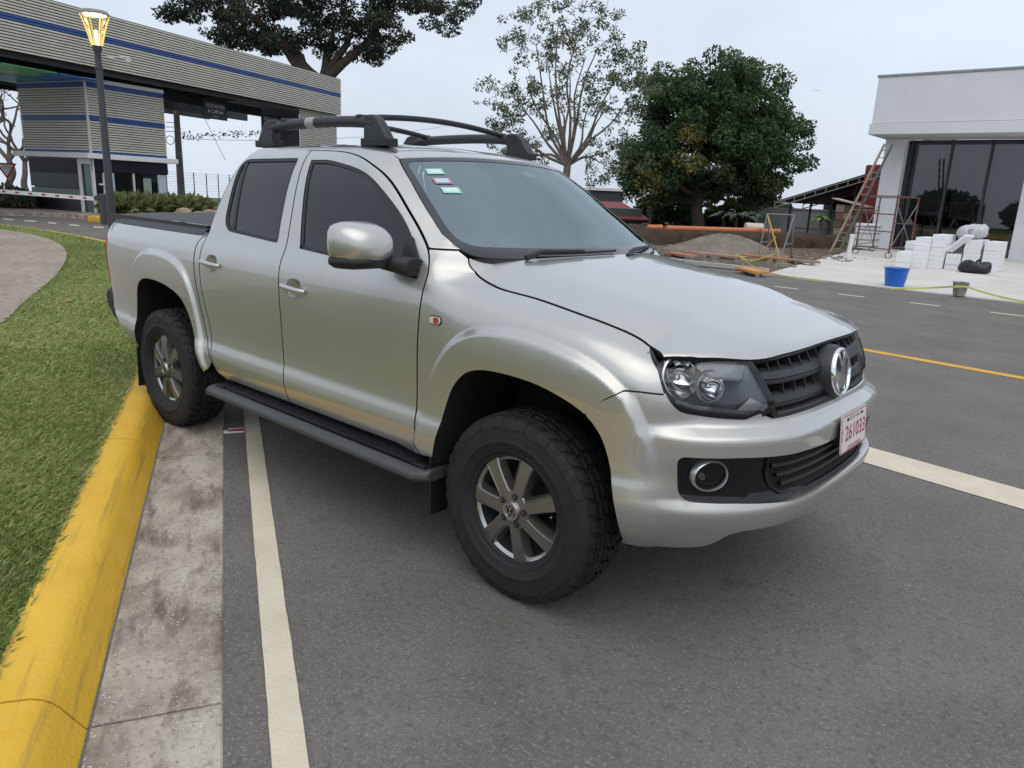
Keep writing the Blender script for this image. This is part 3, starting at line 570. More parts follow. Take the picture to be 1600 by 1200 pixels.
    c = surf(np.array([sg*.935]), np.array([1.092]), -.03)[0]; mb = MB(); mb.lathe([(.004, -.02), (.02, -.014), (.03, 0), (.034, .002)], 18, c, lampM(.935, 1.092)); mb.build('turn_lamp', mat('pale_reflector', (.75, .72, .66), rough=.15, metal=.8), hl, smooth=50)
    def ribbon(name, pts, hw, m, d=-.014):
        P = catmull(pts, 8); mb = MB(); up = np.array([(a, b+hw) for a, b in P]); dn = np.array([(a, b-hw) for a, b in P])
        A = surf(sg*up[:, 0], up[:, 1], d-.006); C_ = surf(sg*P[:, 0], P[:, 1], d+.004); B = surf(sg*dn[:, 0], dn[:, 1], d-.006); Z = surf(sg*dn[:, 0], dn[:, 1], d-.03)
        strip(mb, A, C_); strip(mb, C_, B); strip(mb, B, Z); mb.build(name, m, hl, smooth=80)
    ribbon('trim_strip', [(.97, .955), (.90, .937), (.80, .927), (.68, .918), (.612, .918), (.575, .938)], .012, SATIN, d=-.008)
    ribbon('trim_strip', [(.955, 1.11), (.90, 1.075), (.835, 1.042), (.78, 1.036), (.69, 1.032)], .004, CHROME, d=-.010)
    panel('trim_blade', fl_([(.712, .93), (.655, .972), (.585, .945), (.625, .926)], sg), SATIN, hl, h=.02, flange=.01, d=-.012)
    panel('shade', fl_(np.array([(.92, 1.115), (.88, 1.062), (.82, 1.043), (.69, 1.036), (.655, 1.098), (.78, 1.113)]), sg), mat('lamp_grey', (.26, .29, .32), rough=.3, var=.1), hl, h=.03, flange=.01, d=-.016)
    # ---- fog lamp
    # ---- mirror
    xm = -.70
    mp_ = np.array([(-.52, .965, 1.30), (-.56, 1.00, 1.315)])
    def blob(rows, n=20):
        v = []; f = []
        for (x, cw, cz, hw, hz, pw) in rows:
            for k in range(n):
                th = 2*math.pi*k/n; c_, s_ = math.cos(th), math.sin(th)
                v.append((x, -sg*(cw+hw*np.sign(c_)*abs(c_)**pw), cz+hz*np.sign(s_)*abs(s_)**pw))
        m = len(rows)
        f += [(i*n+k, i*n+(k+1) % n, (i+1)*n+(k+1) % n, (i+1)*n+k) for i in range(m-1) for k in range(n)]
        f += [tuple(range(n))[::-1], tuple(range((m-1)*n, m*n))]; return v, f
    v, f = blob([(-.835, 1.10, 1.403, .105, .070, .6), (-.825, 1.10, 1.403, .125, .083, .6), (-.80, 1.10, 1.401, .131, .088, .62), (-.76, 1.098, 1.399, .128, .086, .66), (-.715, 1.092, 1.395, .116, .078, .72), (-.685, 1.085, 1.39, .098, .064, .8), (-.665, 1.08, 1.384, .070, .045, .9), (-.658, 1.078, 1.382, .03, .02, 1)])
    mir = mesh_obj('mirror', v, f, PAINT, truck, smooth=50)
    if sg < 0: mir.location = (-.13, -.07, -.01)   # the far mirror is folded in
    v, f = blob([(-.832, 1.092, 1.325, .125, .028, .55), (-.80, 1.092, 1.323, .134, .032, .55), (-.75, 1.09, 1.323, .126, .031, .6), (-.70, 1.08, 1.325, .10, .026, .7), (-.67, 1.07, 1.33, .06, .016, .9)])
    mesh_obj('mirror_base', v, f, BLK, mir, smooth=50)
    v, f = blob([(-.75, .965, 1.318, .075, .028, .6), (-.69, .955, 1.316, .075, .034, .6), (-.64, .945, 1.312, .07, .038, .6), (-.605, .935, 1.308, .05, .036, .7)]); mesh_obj('mirror_arm', v, f, BLK, mir, smooth=50)
    mb = MB(); mb.box((-.839, -sg*1.10, 1.402), (.004, .2, .13)); mb.build('mirror_glass', CHROME, mir)
    panel('mirror_foot', SXs(np.array([(-.60, 1.262), (-.598, 1.30), (-.63, 1.35), (-.70, 1.425), (-.735, 1.44), (-.735, 1.272)])), BLK, mir, h=.02, d=.012, flange=.03)
    # ---- side marker
    c = surf(np.array([sg*float(sx(-.449))]), np.array([1.107]), .003)[0]
    mk = rnd([(-.480, 1.091, .014), (-.418, 1.091, .014), (-.418, 1.121, .014), (-.480, 1.121, .014)]); mo = panel('side_marker', SXs(mk), mat('marker_lens', (.62, .55, .50), rough=.1, coat=1), truck, h=.02, d=.008, flange=.01)
    panel('marker_bulb', SXs(rnd([(-.455, 1.094, .01), (-.425, 1.094, .01), (-.425, 1.118, .01), (-.455, 1.118, .01)])), mat('marker_red', (.40, .05, .03), rough=.2), mo, h=.02, d=.0095, flange=.002)
    panel('marker_rim', SXs(scalepoly(mk, -.004)), GREYPL, mo, holes=[SXs(scalepoly(mk, .001))], h=.01, d=.004, flange=.006)
    # ---- roof rail
    wr = .545
    P = catmull([(-1.37, -sg*wr, 1.948), (-1.46, -sg*wr, 1.960), (-1.65, -sg*wr, 1.968), (-1.9, -sg*wr, 1.968), (-2.18, -sg*wr, 1.960), (-2.35, -sg*wr, 1.946)], 6)
    mb = MB(); mb.tube(P-[0, 0, .010], .029, 14); rl = mb.build('roof_rail', GREYPL, truck, smooth=60)
    def foot(xa, xb, name, rev):
        # wedge foot: sloped end outward, vertical inner end
        za = 1.862
        L_ = xb-xa; prof = [(xa, za), (xb, za), (xb, za+.122), (xa+L_*.66, za+.122), (xa+L_*.50, za+.112), (xa+L_*.32, za+.080), (xa+L_*.14, za+.038), (xa+L_*.04, za+.014)]
        mb = MB(); mb.prism([(a, b) for a, b in prof], .054, M=np.array([[1, 0, 0], [0, 0, -1], [0, 1, 0]]), c=(0, -sg*wr+.027, 0)); mb.build('rail_foot', GREYPL, rl, bevel=.010, smooth=60)
        mb = MB(); mb.box(((xa+xb)/2, -sg*wr, za-.012), (abs(xb-xa)+.03, .070, .040)); mb.build('rail_pad', BLK, rl, bevel=.006)
    foot(-1.245, -1.435, 'f', 0); foot(-2.46, -2.29, 'r', 1)
    for xc_ in (-1.49, -2.19):
        mb = MB(); mb.box((xc_, -sg*wr, 1.963), (.045, .05, .052)); mb.build('rail_clamp', BLK, rl, bevel=.012)
    if sg > 0:
        mb = MB(); mb.tube(catmull([(-1.88, -sg*wr, 1.958), (-1.96, -sg*wr, 1.9576)], 2), .0296, 14); mb.build('rail_sticker', mat('pale_sticker', (.34, .34, .34), rough=.5), rl, smooth=60)
# cross bars of the roof rack
for xc_ in (-1.49, -2.19):
    ys = np.linspace(-.545, .545, 15); P = np.stack([np.full(15, xc_), ys, 1.972+.035*(1-(ys/.545)**2)], 1); mb = MB(); mb.tube(P, .016, 10); mb.build('cross_bar', BLK, truck, smooth=60)
# ---- bumper
def both(half): h_ = np.asarray(half, float); return np.vstack([h_, (h_*[-1, 1])[::-1]])
bot = [(1.128, .405), (1.05, .40), (.90, .405), (.80, .415), (.76, .432), (.71, .478), (.66, .49), (.50, .492), (.25, .478), (.05, .474)]
arf = AFO[(AFO[:, 0] < 1.283) & (AFO[:, 1] > .42)]; arf = arf[np.argsort(-arf[:, 1])]
hlb = HEADL[(HEADL[:, 1] < 1.0) & (HEADL[:, 0] > .56)]; hlb = hlb[np.argsort(-hlb[:, 0])]
top = [(1.284, .899), (1.212, .952), (1.155, .988), (1.10, .989), (1.018, .984)] + [tuple(p) for p in hlb-[0, .007]] + [(.545, .893), (.45, .893), (.30, .893), (.10, .893)]
half = np.vstack([top[::-1], arf, bot])
FOGH = np.vstack([[(.03, .765), (.20, .770), (.414, .776), (.584, .778), (.719, .782)], rnd([(.719, .782), (.95, .780, .035), (.930, .612, .06), (.712, .607)], 6)[1:-1], [(.712, .607), (.543, .596), (.444, .588), (.25, .584), (.03, .583)]])
bumper = panel('bumper', both(half), PAINT, truck, holes=[both(FOGH)], h=.02, hb=.014, flange=.035)
inset = panel('bumper_inset', both(scalepoly(FOGH, -.012)), GLOSSBLK, truck, h=.04, hb=.03, flange=0, d=-.032)
lgh = np.vstack([[(.03, .762), (.30, .766), (.585, .770)], rnd([(.585, .770), (.56, .66, .05), (.47, .618, .05), (.3, .608)])[1:-1], [(.3, .604), (.03, .600)]])
lg = panel('lower_grille', both(lgh), VOID, truck, h=.05, hb=.04, flange=0, d=-.028)
panel('grille_frame', both(scalepoly(lgh, -.012)), BLK, lg, holes=[both(lgh)], h=.03, hb=.03, flange=.01, d=-.020)
for z in (.655, .695, .735):
    e = .50+(z-.655)*.9; S_ = np.linspace(-e, e, 50); mb = MB()
    pr = [(-.026, z+.010), (-.012, z+.006), (-.010, z-.004), (-.026, z-.012)]
    rows = [surf(S_, np.full(50, q), d) for d, q in pr]
    for a, b in zip(rows[:-1], rows[1:]): strip(mb, a, b)
    mb.build('grille_slat', GREYPL, lg, smooth=60)
for sg in (1, -1):
    c = surf(np.array([sg*.817]), np.array([.706]), -.018)[0]; n_ = surf_n(np.array([sg*.817]), np.array([.706]))[0]; a = n_*.75+np.array([1, 0, 0])*.25; a[2] = 0; a /= np.linalg.norm(a); b = np.cross((0, 0, 1), a); M_ = np.stack([b, np.cross(a, b)*.84, a], 1)
    fg = MB(); fg.lathe([(.060, -.02), (.060, .004), (.064, .010), (.069, .006), (.071, -.02)], 36, c, M_); fo = fg.build('fog_lamp', SATIN, truck, smooth=60)
    mb = MB(); mb.lathe([(.060, .0), (.058, -.02), (.048, -.035), (.047, -.04)], 32, c, M_); mb.build('fog_bezel', BLK, fo, smooth=60)
    mb = MB(); mb.lathe([(.001, -.016), (.025, -.018), (.043, -.026), (.047, -.036)], 32, c, M_); mb.build('fog_glass', mat('fog_glass', (.10, .10, .11), rough=.08, metal=.5, coat=1), fo, smooth=60)
# ---- grille
GH = np.vstack([[(.03, .896), (.30, .896), (.520, .897)], [(.548, .945), (.60, 1.02), (.648, 1.098)], [(.55, 1.104), (.30, 1.112), (.03, 1.116)]])
gr = panel('grille', both(GH), VOID, truck, h=.06, hb=.05, flange=0, d=-.085)
panel('grille_frame', both(scalepoly(GH, -.006)), BLK, gr, holes=[both(scalepoly(GH, .010))], h=.03, hb=.03, flange=.05, d=-.008)
for z, e in ((1.036, .605), (.950, .545)):
    S_ = np.linspace(-e, e, 60); mb = MB()
    pr = [(-.07, z+.020), (-.046, z+.026), (-.026, z+.016), (-.020, z-.006), (-.026, z-.012), (-.022, z-.016), (-.026, z-.026), (-.07, z-.026)]
    rows = [surf(S_, np.full(60, q), d) for d, q in pr]
    for a, b in zip(rows[:-1], rows[1:]): strip(mb, a, b)
    mb.build('grille_bar', GREYPL, gr, smooth=35)
S_ = np.linspace(-.51, .51, 60); mb = MB()
rows = [surf(S_, np.full(60, q), d) for d, q in ((-.06, .915), (-.012, .913), (-.008, .905), (-.012, .898), (-.06, .897))]
for a, b in zip(rows[:-1], rows[1:]): strip(mb, a, b)
mb.build('grille_bar', GREYPL, gr, smooth=35)
for k in range(-6, 7):
    if abs(k) < 1: continue
    s = k*.088
    for z0, z1 in ((1.056, 1.100), (.972, 1.016), (.912, .930)):
        if abs(s) > .45+(z0-.9)*.55: continue
        q = np.linspace(z0, z1, 4); A = surf(np.full(4, s), q, -.03); B = surf(np.full(4, s), q, -.085); mb = MB(); strip(mb, A, B); strip(mb, A+[0, .006, 0], B+[0, .006, 0]); strip(mb, A, A+[0, .006, 0]); mb.build('grille_fin', GREYPL, gr)
# ---- emblem (ring and two stacked letters)
def emblem(parent, c, M_, r, m, mb_back, t, nm='emblem'):
    mb = MB(); mb.lathe([(r*.86, 0), (r*.87, t), (r*.93, t*1.35), (r, t), (r*1.0, 0)], 48, c, M_); e = mb.build(nm, m, parent, smooth=60)
    bk = MB(); bk.lathe([(.0005, -t*.2), (r*.9, -t*.2)], 40, c, M_); bk.build('emblem_back', mb_back, e)
    def stroke(pts, w):
        P = np.array(pts, float)*r
        for a, b in zip(P[:-1], P[1:]):
            d = (b-a)/np.linalg.norm(b-a); q = np.array([-d[1], d[0]])*w*r/2; a2 = a-d*w*r*.3; b2 = b+d*w*r*.3
            k = MB(); k.prism([tuple(a2-q), tuple(b2-q), tuple(b2+q), tuple(a2+q)], t*1.05, M_, c); k.build('emblem_stroke', m, e)
    stroke([(-.37, .84), (0, .20)], .145); stroke([(.37, .84), (0, .20)], .145)
    stroke([(-.80, .40), (-.37, -.72), (0, -.08)], .145); stroke([(0, -.08), (.37, -.72), (.80, .40)], .145)
    return e
n_ = np.array([.985, 0, .17]); n_ /= np.linalg.norm(n_); b = np.array([0, 1., 0]); ME = np.stack([b, np.cross(n_, b), n_], 1)
ec = np.array([.877, 0, 1.000]); mb = MB(); mb.lathe([(.113, -.05), (.108, -.012), (.100, .004), (.096, .004), (.0005, .004)], 40, ec, ME); mb.build('emblem_boss', GREYPL, gr, smooth=50)
emblem(truck, ec+n_*.004, ME, .096, CHROME, GLOSSBLK, .012)
# ---- number plate
PM = np.stack([np.array([0, 1., 0]), np.array([-.10, 0, .995]), np.array([.995, 0, .10])], 1); pc = np.array([.968, .0, .782])
mb = MB(); mb.prism(rnd([(-.152, -.076, .012), (.152, -.076, .012), (.152, .076, .012), (-.152, .076, .012)]), .004, PM, pc); plate = mb.build('number_plate', mat('plate_white', (.72, .66, .65), rough=.4, var=.08, scale=20), truck)
PRED = mat('plate_red', (.38, .02, .05), rough=.45)
q = rnd([(-.150, -.074, .012), (.150, -.074, .012), (.150, .074, .012), (-.150, .074, .012)]); q2 = scalepoly(q, .004)
mb = MB(); n = len(q); mb.add([PM@np.array([a, b_, .0048])+pc for a, b_ in q]+[PM@np.array([a, b_, .0048])+pc for a, b_ in q2], [(i, (i+1) % n, n+(i+1) % n, n+i) for i in range(n)]); mb.build('plate_border', PRED, plate)
text_mesh('261033', .088, 'plate_number', PRED, plate, PM, pc+PM@np.array([.015, -.004, .0052]), sx=.92)
text_mesh('COSTA RICA', .024, 'plate_country', mat('plate_grey', (.25, .2, .22), rough=.5), plate, PM, pc+PM@np.array([0, .055, .0052]))
text_mesh('CENTROAMERICA', .020, 'plate_region', PRED, plate, PM, pc+PM@np.array([.005, -.062, .0052]))
for k, t_ in enumerate('CL'): text_mesh(t_, .024, 'plate_class', PRED, plate, PM, pc+PM@np.array([-.135, .014-.03*k, .0052]))
for y_ in (-.085, .085): mb = MB(); mb.lathe([(.007, 0), (.006, .004), (.0003, .005)], 10, pc+PM@np.array([y_, .055, .004]), PM); mb.build('plate_screw', BLK, plate)
mb = MB(); mb.box((.935, 0, .78), (.06, .25, .09)); mb.build('plate_bracket', BLK, truck)
# ---- hood
HSW = surf(HS[:, 0], HS[:, 1]); hx_, hw_, hz_ = HSW[:, 0], -HSW[:, 1], HS[:, 1]
ordx = np.argsort(hx_); hx_, hw_, hz_ = hx_[ordx], hw_[ordx], hz_[ordx]
ZSX = (np.concatenate([[-.60], hx_, [.62, .75, .90]]), np.concatenate([[1.40], hz_, [1.108, 1.074, 1.02]])); WSX = (np.concatenate([[-.6], hx_, [.62, .95]]), np.concatenate([[hw_[0]], hw_, [.83, .84]]))
HCX = ([-.6, -.47, -.3, -.1, .1, .3, .5, .65, .75, .82, .90], [1.40, 1.386, 1.368, 1.338, 1.303, 1.262, 1.212, 1.172, 1.143, 1.124, 1.10])
GQ = ([0, .25, .5, .68, .78, .88, 1.0, 1.1], [0, .03, .11, .24, .40, .66, 1.0, 1.3])
def edge_front(w):  # x of the hood's front edge
    s = s_of_w(np.abs(w)*1.07); return surf(s, pchip(np.abs(w), [0, .1, .4, .56, .7, .8, .86], [1.119, 1.118, 1.112, 1.105, 1.124, 1.128, 1.128]))[:, 0]
_ew = np.linspace(0, .84, 60); _ex = edge_front(_ew)
def _hz0(x, a): zc = pchip(x, *HCX); return zc-(zc-np.interp(x, *ZSX))*pchip(a/np.interp(x, *WSX), *GQ)
_et = pchip(_ew, [0, .1, .4, .56, .7, .8, .86], [1.130, 1.129, 1.123, 1.115, 1.124, 1.119, 1.112])
_ed = _et-_hz0(_ex, _ew)
def hood_fix(a, x):
    q = np.clip(1-(np.interp(a, _ew, _ex)-x)/.30, 0, 1); return np.interp(a, _ew, _ed)*q*q*(3-2*q)*(1-sstep(.86, .99, a/np.interp(x, *WSX)))
def hoodF(x, w, d=0.):
    x = np.asarray(x, float); a = np.abs(w); zc = pchip(x, *HCX); zs = np.interp(x, *ZSX); ws = np.interp(x, *WSX)
    z = zc-(zc-zs)*pchip(a/ws, *GQ)
    e = np.clip(1-(np.interp(a, _ew, _ex)+.004-x)/.06, 0, 1.2); z = z+hood_fix(a, x)-.010*e**2.5
    return np.stack([x, -np.asarray(w, float), z+d], -1)
def FNgen(F, e=.004):
    def fn(a, b, d=0.):
        p = F(a+e, b, d)-F(a-e, b, d); q = F(a, b+e, d)-F(a, b-e, d); n = np.cross(q, p); n /= np.linalg.norm(n, axis=-1, keepdims=True); return n
    return fn
def hoodN(a, b, d=0.): n = FNgen(hoodF)(a, b, d); return n*np.sign(n[:, 2:3])
fw = np.linspace(0, .80, 26); fe = np.stack([np.interp(fw, _ew, _ex)+.004, fw], 1)
sd_ = np.stack([hx_, hw_-.0035], 1)[::-1]; sd_ = sd_[sd_[:, 0] < fe[-1, 0]-.02]
rw = np.linspace(hw_[0]-.0035, 0, 14)[1:]; re_ = np.stack([-.462+.20*(1-(rw/hw_[0])**2.2), rw], 1)
hh = np.vstack([fe, sd_, re_[:-1]]); hood = panel('hood', np.vstack([hh, (hh[::-1]*[1, -1])[:-1], ]), PAINT, truck, F=hoodF, FN=hoodN, h=.03, hb=.018, flange=.03, edge=VOID)
# ---- windshield
_E = surf(sx([-.466]+[g_[0] for g_ in GLE]), np.array([1.357]+[g_[1] for g_ in GLE])); _E[:, 1] *= -1
_tt = np.concatenate([[0], np.cumsum(np.linalg.norm(np.diff(_E, axis=0), axis=1))]); _tt /= _tt[-1]
def wsF(t, v, d=0.):
    t = np.asarray(t, float); v = np.asarray(v, float); e = [pchip(t, _tt, _E[:, k]) for k in range(3)]
    bx = pchip(t, [0, .5, 1], [.215, .18, .14]); bz = pchip(t, [0, 1], [-.012, .030])
    P = np.stack([e[0]+bx*(1-v*v), -e[1]*v, e[2]+bz*(1-np.abs(v)**2.5)], -1)
    if np.any(d): P = P+wsN(t, v)*np.asarray(d, float).reshape(-1, 1)
    return P
def wsN(t, v, d=0.): n = FNgen(lambda a, b, q: wsF(a, b))(t, v); return n*np.sign(n[:, 2:3])
wo_ = rnd([(0, -.995, .10), (0, .995, .10), (1, .995, .06), (1, -.995, .06)], 6); wi = rnd([(.105, -.945, .10), (.105, .945, .10), (.965, .955, .06), (.965, -.955, .06)], 6)
ws_ = panel('windshield', wo_, WSG, truck, F=wsF, FN=wsN, h=.06, hb=.04, flange=0)
FRIT = mat('windshield_band', (.012, .013, .015), rough=.18, coat=.6)
panel('windshield_band', wo_, FRIT, ws_, holes=[wi], F=wsF, FN=wsN, h=.04, hb=.04, flange=.02, d=.0025)
TEAL = mat('sticker_teal', (.30, .62, .55), rough=.5, var=.15, scale=60); PALE = mat('sticker_pale', (.62, .74, .68), rough=.5, var=.2, scale=90); STRED = mat('sticker_red', (.45, .20, .24), rough=.5)
for t_, v_, back in ((.845, .80, TEAL), (.745, .79, STRED), (.650, .775, TEAL)):
    st_ = panel('sticker', np.array([(t_-.030, v_-.062), (t_+.030, v_-.062), (t_+.030, v_+.062), (t_-.030, v_+.062)]), back, ws_, F=wsF, FN=wsN, h=.05, flange=0, d=.0032)
    panel('sticker_print', np.array([(t_-.018, v_-.046), (t_+.022, v_-.046), (t_+.022, v_+.046), (t_-.018, v_+.046)]), PALE if back is TEAL else mat('sticker_blue', (.42, .66, .70), rough=.5, var=.2, scale=80), ws_, F=wsF, FN=wsN, h=.05, flange=0, d=.0038)
panel('sticker', np.array([(.83, -.02), (.90, -.02), (.90, -.16), (.83, -.16)]), PALE, ws_, F=wsF, FN=wsN, h=.05, flange=0, d=-.006)
# wipers
for v0, v1 in ((.58, -.10), (-.28, -.88)):
    vv = np.linspace(v0, v1, 14); P = wsF(np.linspace(.035, .05, 14), vv, np.full(14, .016)); mb = MB(); mb.tube(P, .007, 6); w_ = mb.build('wiper', BLK, truck)
    P = wsF(np.array([-.02, .02, .042]), np.array([v0+.12, v0, (v0+v1)/2]), np.array([.02, .035, .024])); mb = MB(); mb.tube(P, [.014, .011, .008], 8); mb.build('wiper_arm', BLK, w_)
# cowl
vv_ = np.linspace(-.97, .97, 30); P0 = wsF(np.full(30, -.0), vv_); mb = MB(); strip(mb, P0+[0, 0, -.004], P0+np.stack([.004+.05*(1-np.abs(vv_)**3), 0*vv_, -.09+0*vv_], 1)); mb.build('cowl', BLK, truck)
# ---- roof
ZCX = ([-2.42, -2.3, -2.1, -1.7, -1.3, -1.05, -.93, -.85], [1.80, 1.848, 1.868, 1.874, 1.856, 1.826, 1.797, 1.772]); ZEX = ([-2.42, -2.33, -2.25, -1.45, -1.25, -1.15, -1.075, -.95], [1.77, 1.808, 1.818, 1.818, 1.804, 1.789, 1.767, 1.725])
def roofF(x, w, d=0.):
    zc = pchip(x, *ZCX); ze = pchip(x, *ZEX); q = np.abs(w)/.655
    return np.stack([np.asarray(x, float), -np.asarray(w, float), zc-(zc-ze)*q**2.4+d], -1)
def roofN(a, b, d=0.): n = FNgen(roofF)(a, b, d); return n*np.sign(n[:, 2:3])
_wt = wsF(np.full(21, 1.0), np.linspace(1, -1, 21)); ft = np.stack([_wt[:, 0]-.004, -_wt[:, 1]*.985], 1)
_re = surf(sx([-1.12, -1.25, -1.45, -2.25, -2.32, -2.36]), np.array([1.784, 1.803, 1.817, 1.817, 1.812, 1.80])); rs = np.stack([_re[:, 0], -_re[:, 1]-.004], 1)
rp = np.vstack([ft[::-1][:0], [(p[0], p[1]) for p in rs], [(-2.385, .60), (-2.39, 0), (-2.385, -.60)], (rs*[1, -1])[::-1], ft[::-1]])
roof = panel('roof', rp, PAINT, truck, F=roofF, FN=roofN, h=.04, hb=.025, flange=.012)
for sg in (1, -1):
    P = roofF(np.linspace(-1.14, -2.3, 20), np.full(20, sg*.60)); mb = MB(); strip(mb, P+[0, -.006, .0025], P+[0, .006, .0025]); mb.build('roof_groove', BLK, truck)
# ---- cab back, tailgate, rear bumper, bed cover
cr_ = surf(sx(CABR[CABR[:, 1] > 1.0][:, 0]), CABR[CABR[:, 1] > 1.0][:, 1], -.006); mb = MB(); strip(mb, cr_, cr_*[1, -1, 1]); mb.build('cab_back', PAINT, truck)
mb = MB(); mb.box((-4.155, 0, 1.00), (.06, 1.50, .62)); mb.build('tailgate', PAINT, truck, bevel=.02)
mb = MB(); mb.prism([(-3.74, .56), (-3.90, .555), (-4.04, .62), (-4.12, .70), (-4.13, .80), (-4.05, .83), (-3.98, .79), (-3.92, .68)], 1.80, M=np.array([[1, 0, 0], [0, 0, 1], [0, 1, 0]]), c=(0, -.90, 0)); mb.build('rear_bumper', BLK, truck, bevel=.03)
COVER = mat('vinyl_cover', (.035, .035, .038), rough=.55, var=.15, scale=8, bump=.25, bscale=25)
xs = np.linspace(-2.585, -4.04, 24); ys = np.linspace(-.83, .83, 17); v = [(x, y, 1.352+.022*(1-(y/.84)**4)-.004*math.sin((x+2.6)*8.3)**2) for x in xs for y in ys]
mesh_obj('bed_cover', v, [(i*17+j, i*17+j+1, (i+1)*17+j+1, (i+1)*17+j) for i in range(23) for j in range(16)], COVER, truck, smooth=170)
mb = MB(); mb.box((-3.35, -.835, 1.345), (1.50, .02, .03)); mb.build('cover_rail', GLOSSBLK, truck)
mb = MB(); mb.box((-3.35, .835, 1.345), (1.50, .02, .03)); mb.build('cover_rail', GLOSSBLK, truck)
# ---- dark inner structure and chassis
mb = MB(); mb.box((.25, 0, .72), (1.05, .96, .36)); mb.box((-1.45, 0, .70), (1.9, 1.56, .42)); mb.box((-3.2, 0, .9), (1.5, .98, .5)); mb.box((-1.7, -.45, .42), (4.2, .10, .16)); mb.box((-1.7, .45, .42), (4.2, .10, .16)); mb.build('chassis', VOID, truck)
mb = MB(); mb.tube([(0, -.68, .36), (0, .68, .36)], .05); mb.build('front_axle', VOID, truck); mb = MB(); mb.tube([(-3.095, -.68, .39), (-3.095, .68, .39)], .06); mb.build('rear_axle', VOID, truck)
# ---- interior
SEATM = mat('seat_cloth', (.30, .29, .27), rough=.85, var=.2, scale=30); DASH = mat('dashboard', (.09, .092, .095), rough=.6, var=.1)
P0 = wsF(np.full(24, .06), np.linspace(-.93, .93, 24), np.full(24, -.02)); mb = MB(); strip(mb, P0, P0+[-.30, 0, -.03]); strip(mb, P0+[-.30, 0, -.03], P0+[-.36, 0, -.25]); mb.build('dashboard', DASH, truck, smooth=40)
mb = MB(); mb.box((-1.45, 0, .93), (1.9, 1.60, .04)); mb.build('cab_floor', VOID, truck)
for sg in (1, -1):
    for xs_, nm in ((-1.30, 0), (-2.12, 1)):
        mb = MB(); mb.box((xs_+.20, sg*.36, 1.03), (.50, .50, .16)); st = mb.build('seat', SEATM, truck, bevel=.05)
        mb = MB(); mb.box((xs_-.08, sg*.36, 1.32), (.14, .50, .56), M=np.array([[.97, 0, -.2], [0, 1, 0], [.2, 0, .97]])); mb.build('backrest', SEATM, st, bevel=.05)
        mb = MB(); mb.box((xs_-.15, sg*.36, 1.66), (.10, .28, .17)); mb.build('headrest', SEATM, st, bevel=.05)
cx_ = np.array([-.86, .37, 1.33]); A_ = np.array([.85, 0, -.45]); A_ /= np.linalg.norm(A_); b = np.array([0, 1., 0]); MW = np.stack([b, np.cross(A_, b), A_], 1)
th = np.linspace(0, 2*math.pi, 33); mb = MB(); mb.tube([cx_+MW@np.array([.19*math.cos(t), .19*math.sin(t), 0]) for t in th], .015, 8, cap=False); mb.box(cx_, (.36, .05, .03), M=MW); mb.box(cx_, (.13, .13, .05), M=MW); mb.build('steering_wheel', DASH, truck, smooth=50)
mb = MB(); mb.box((-.93, 0, 1.69), (.03, .24, .07)); mb.build('rear_view_mirror', VOID, truck, bevel=.01)
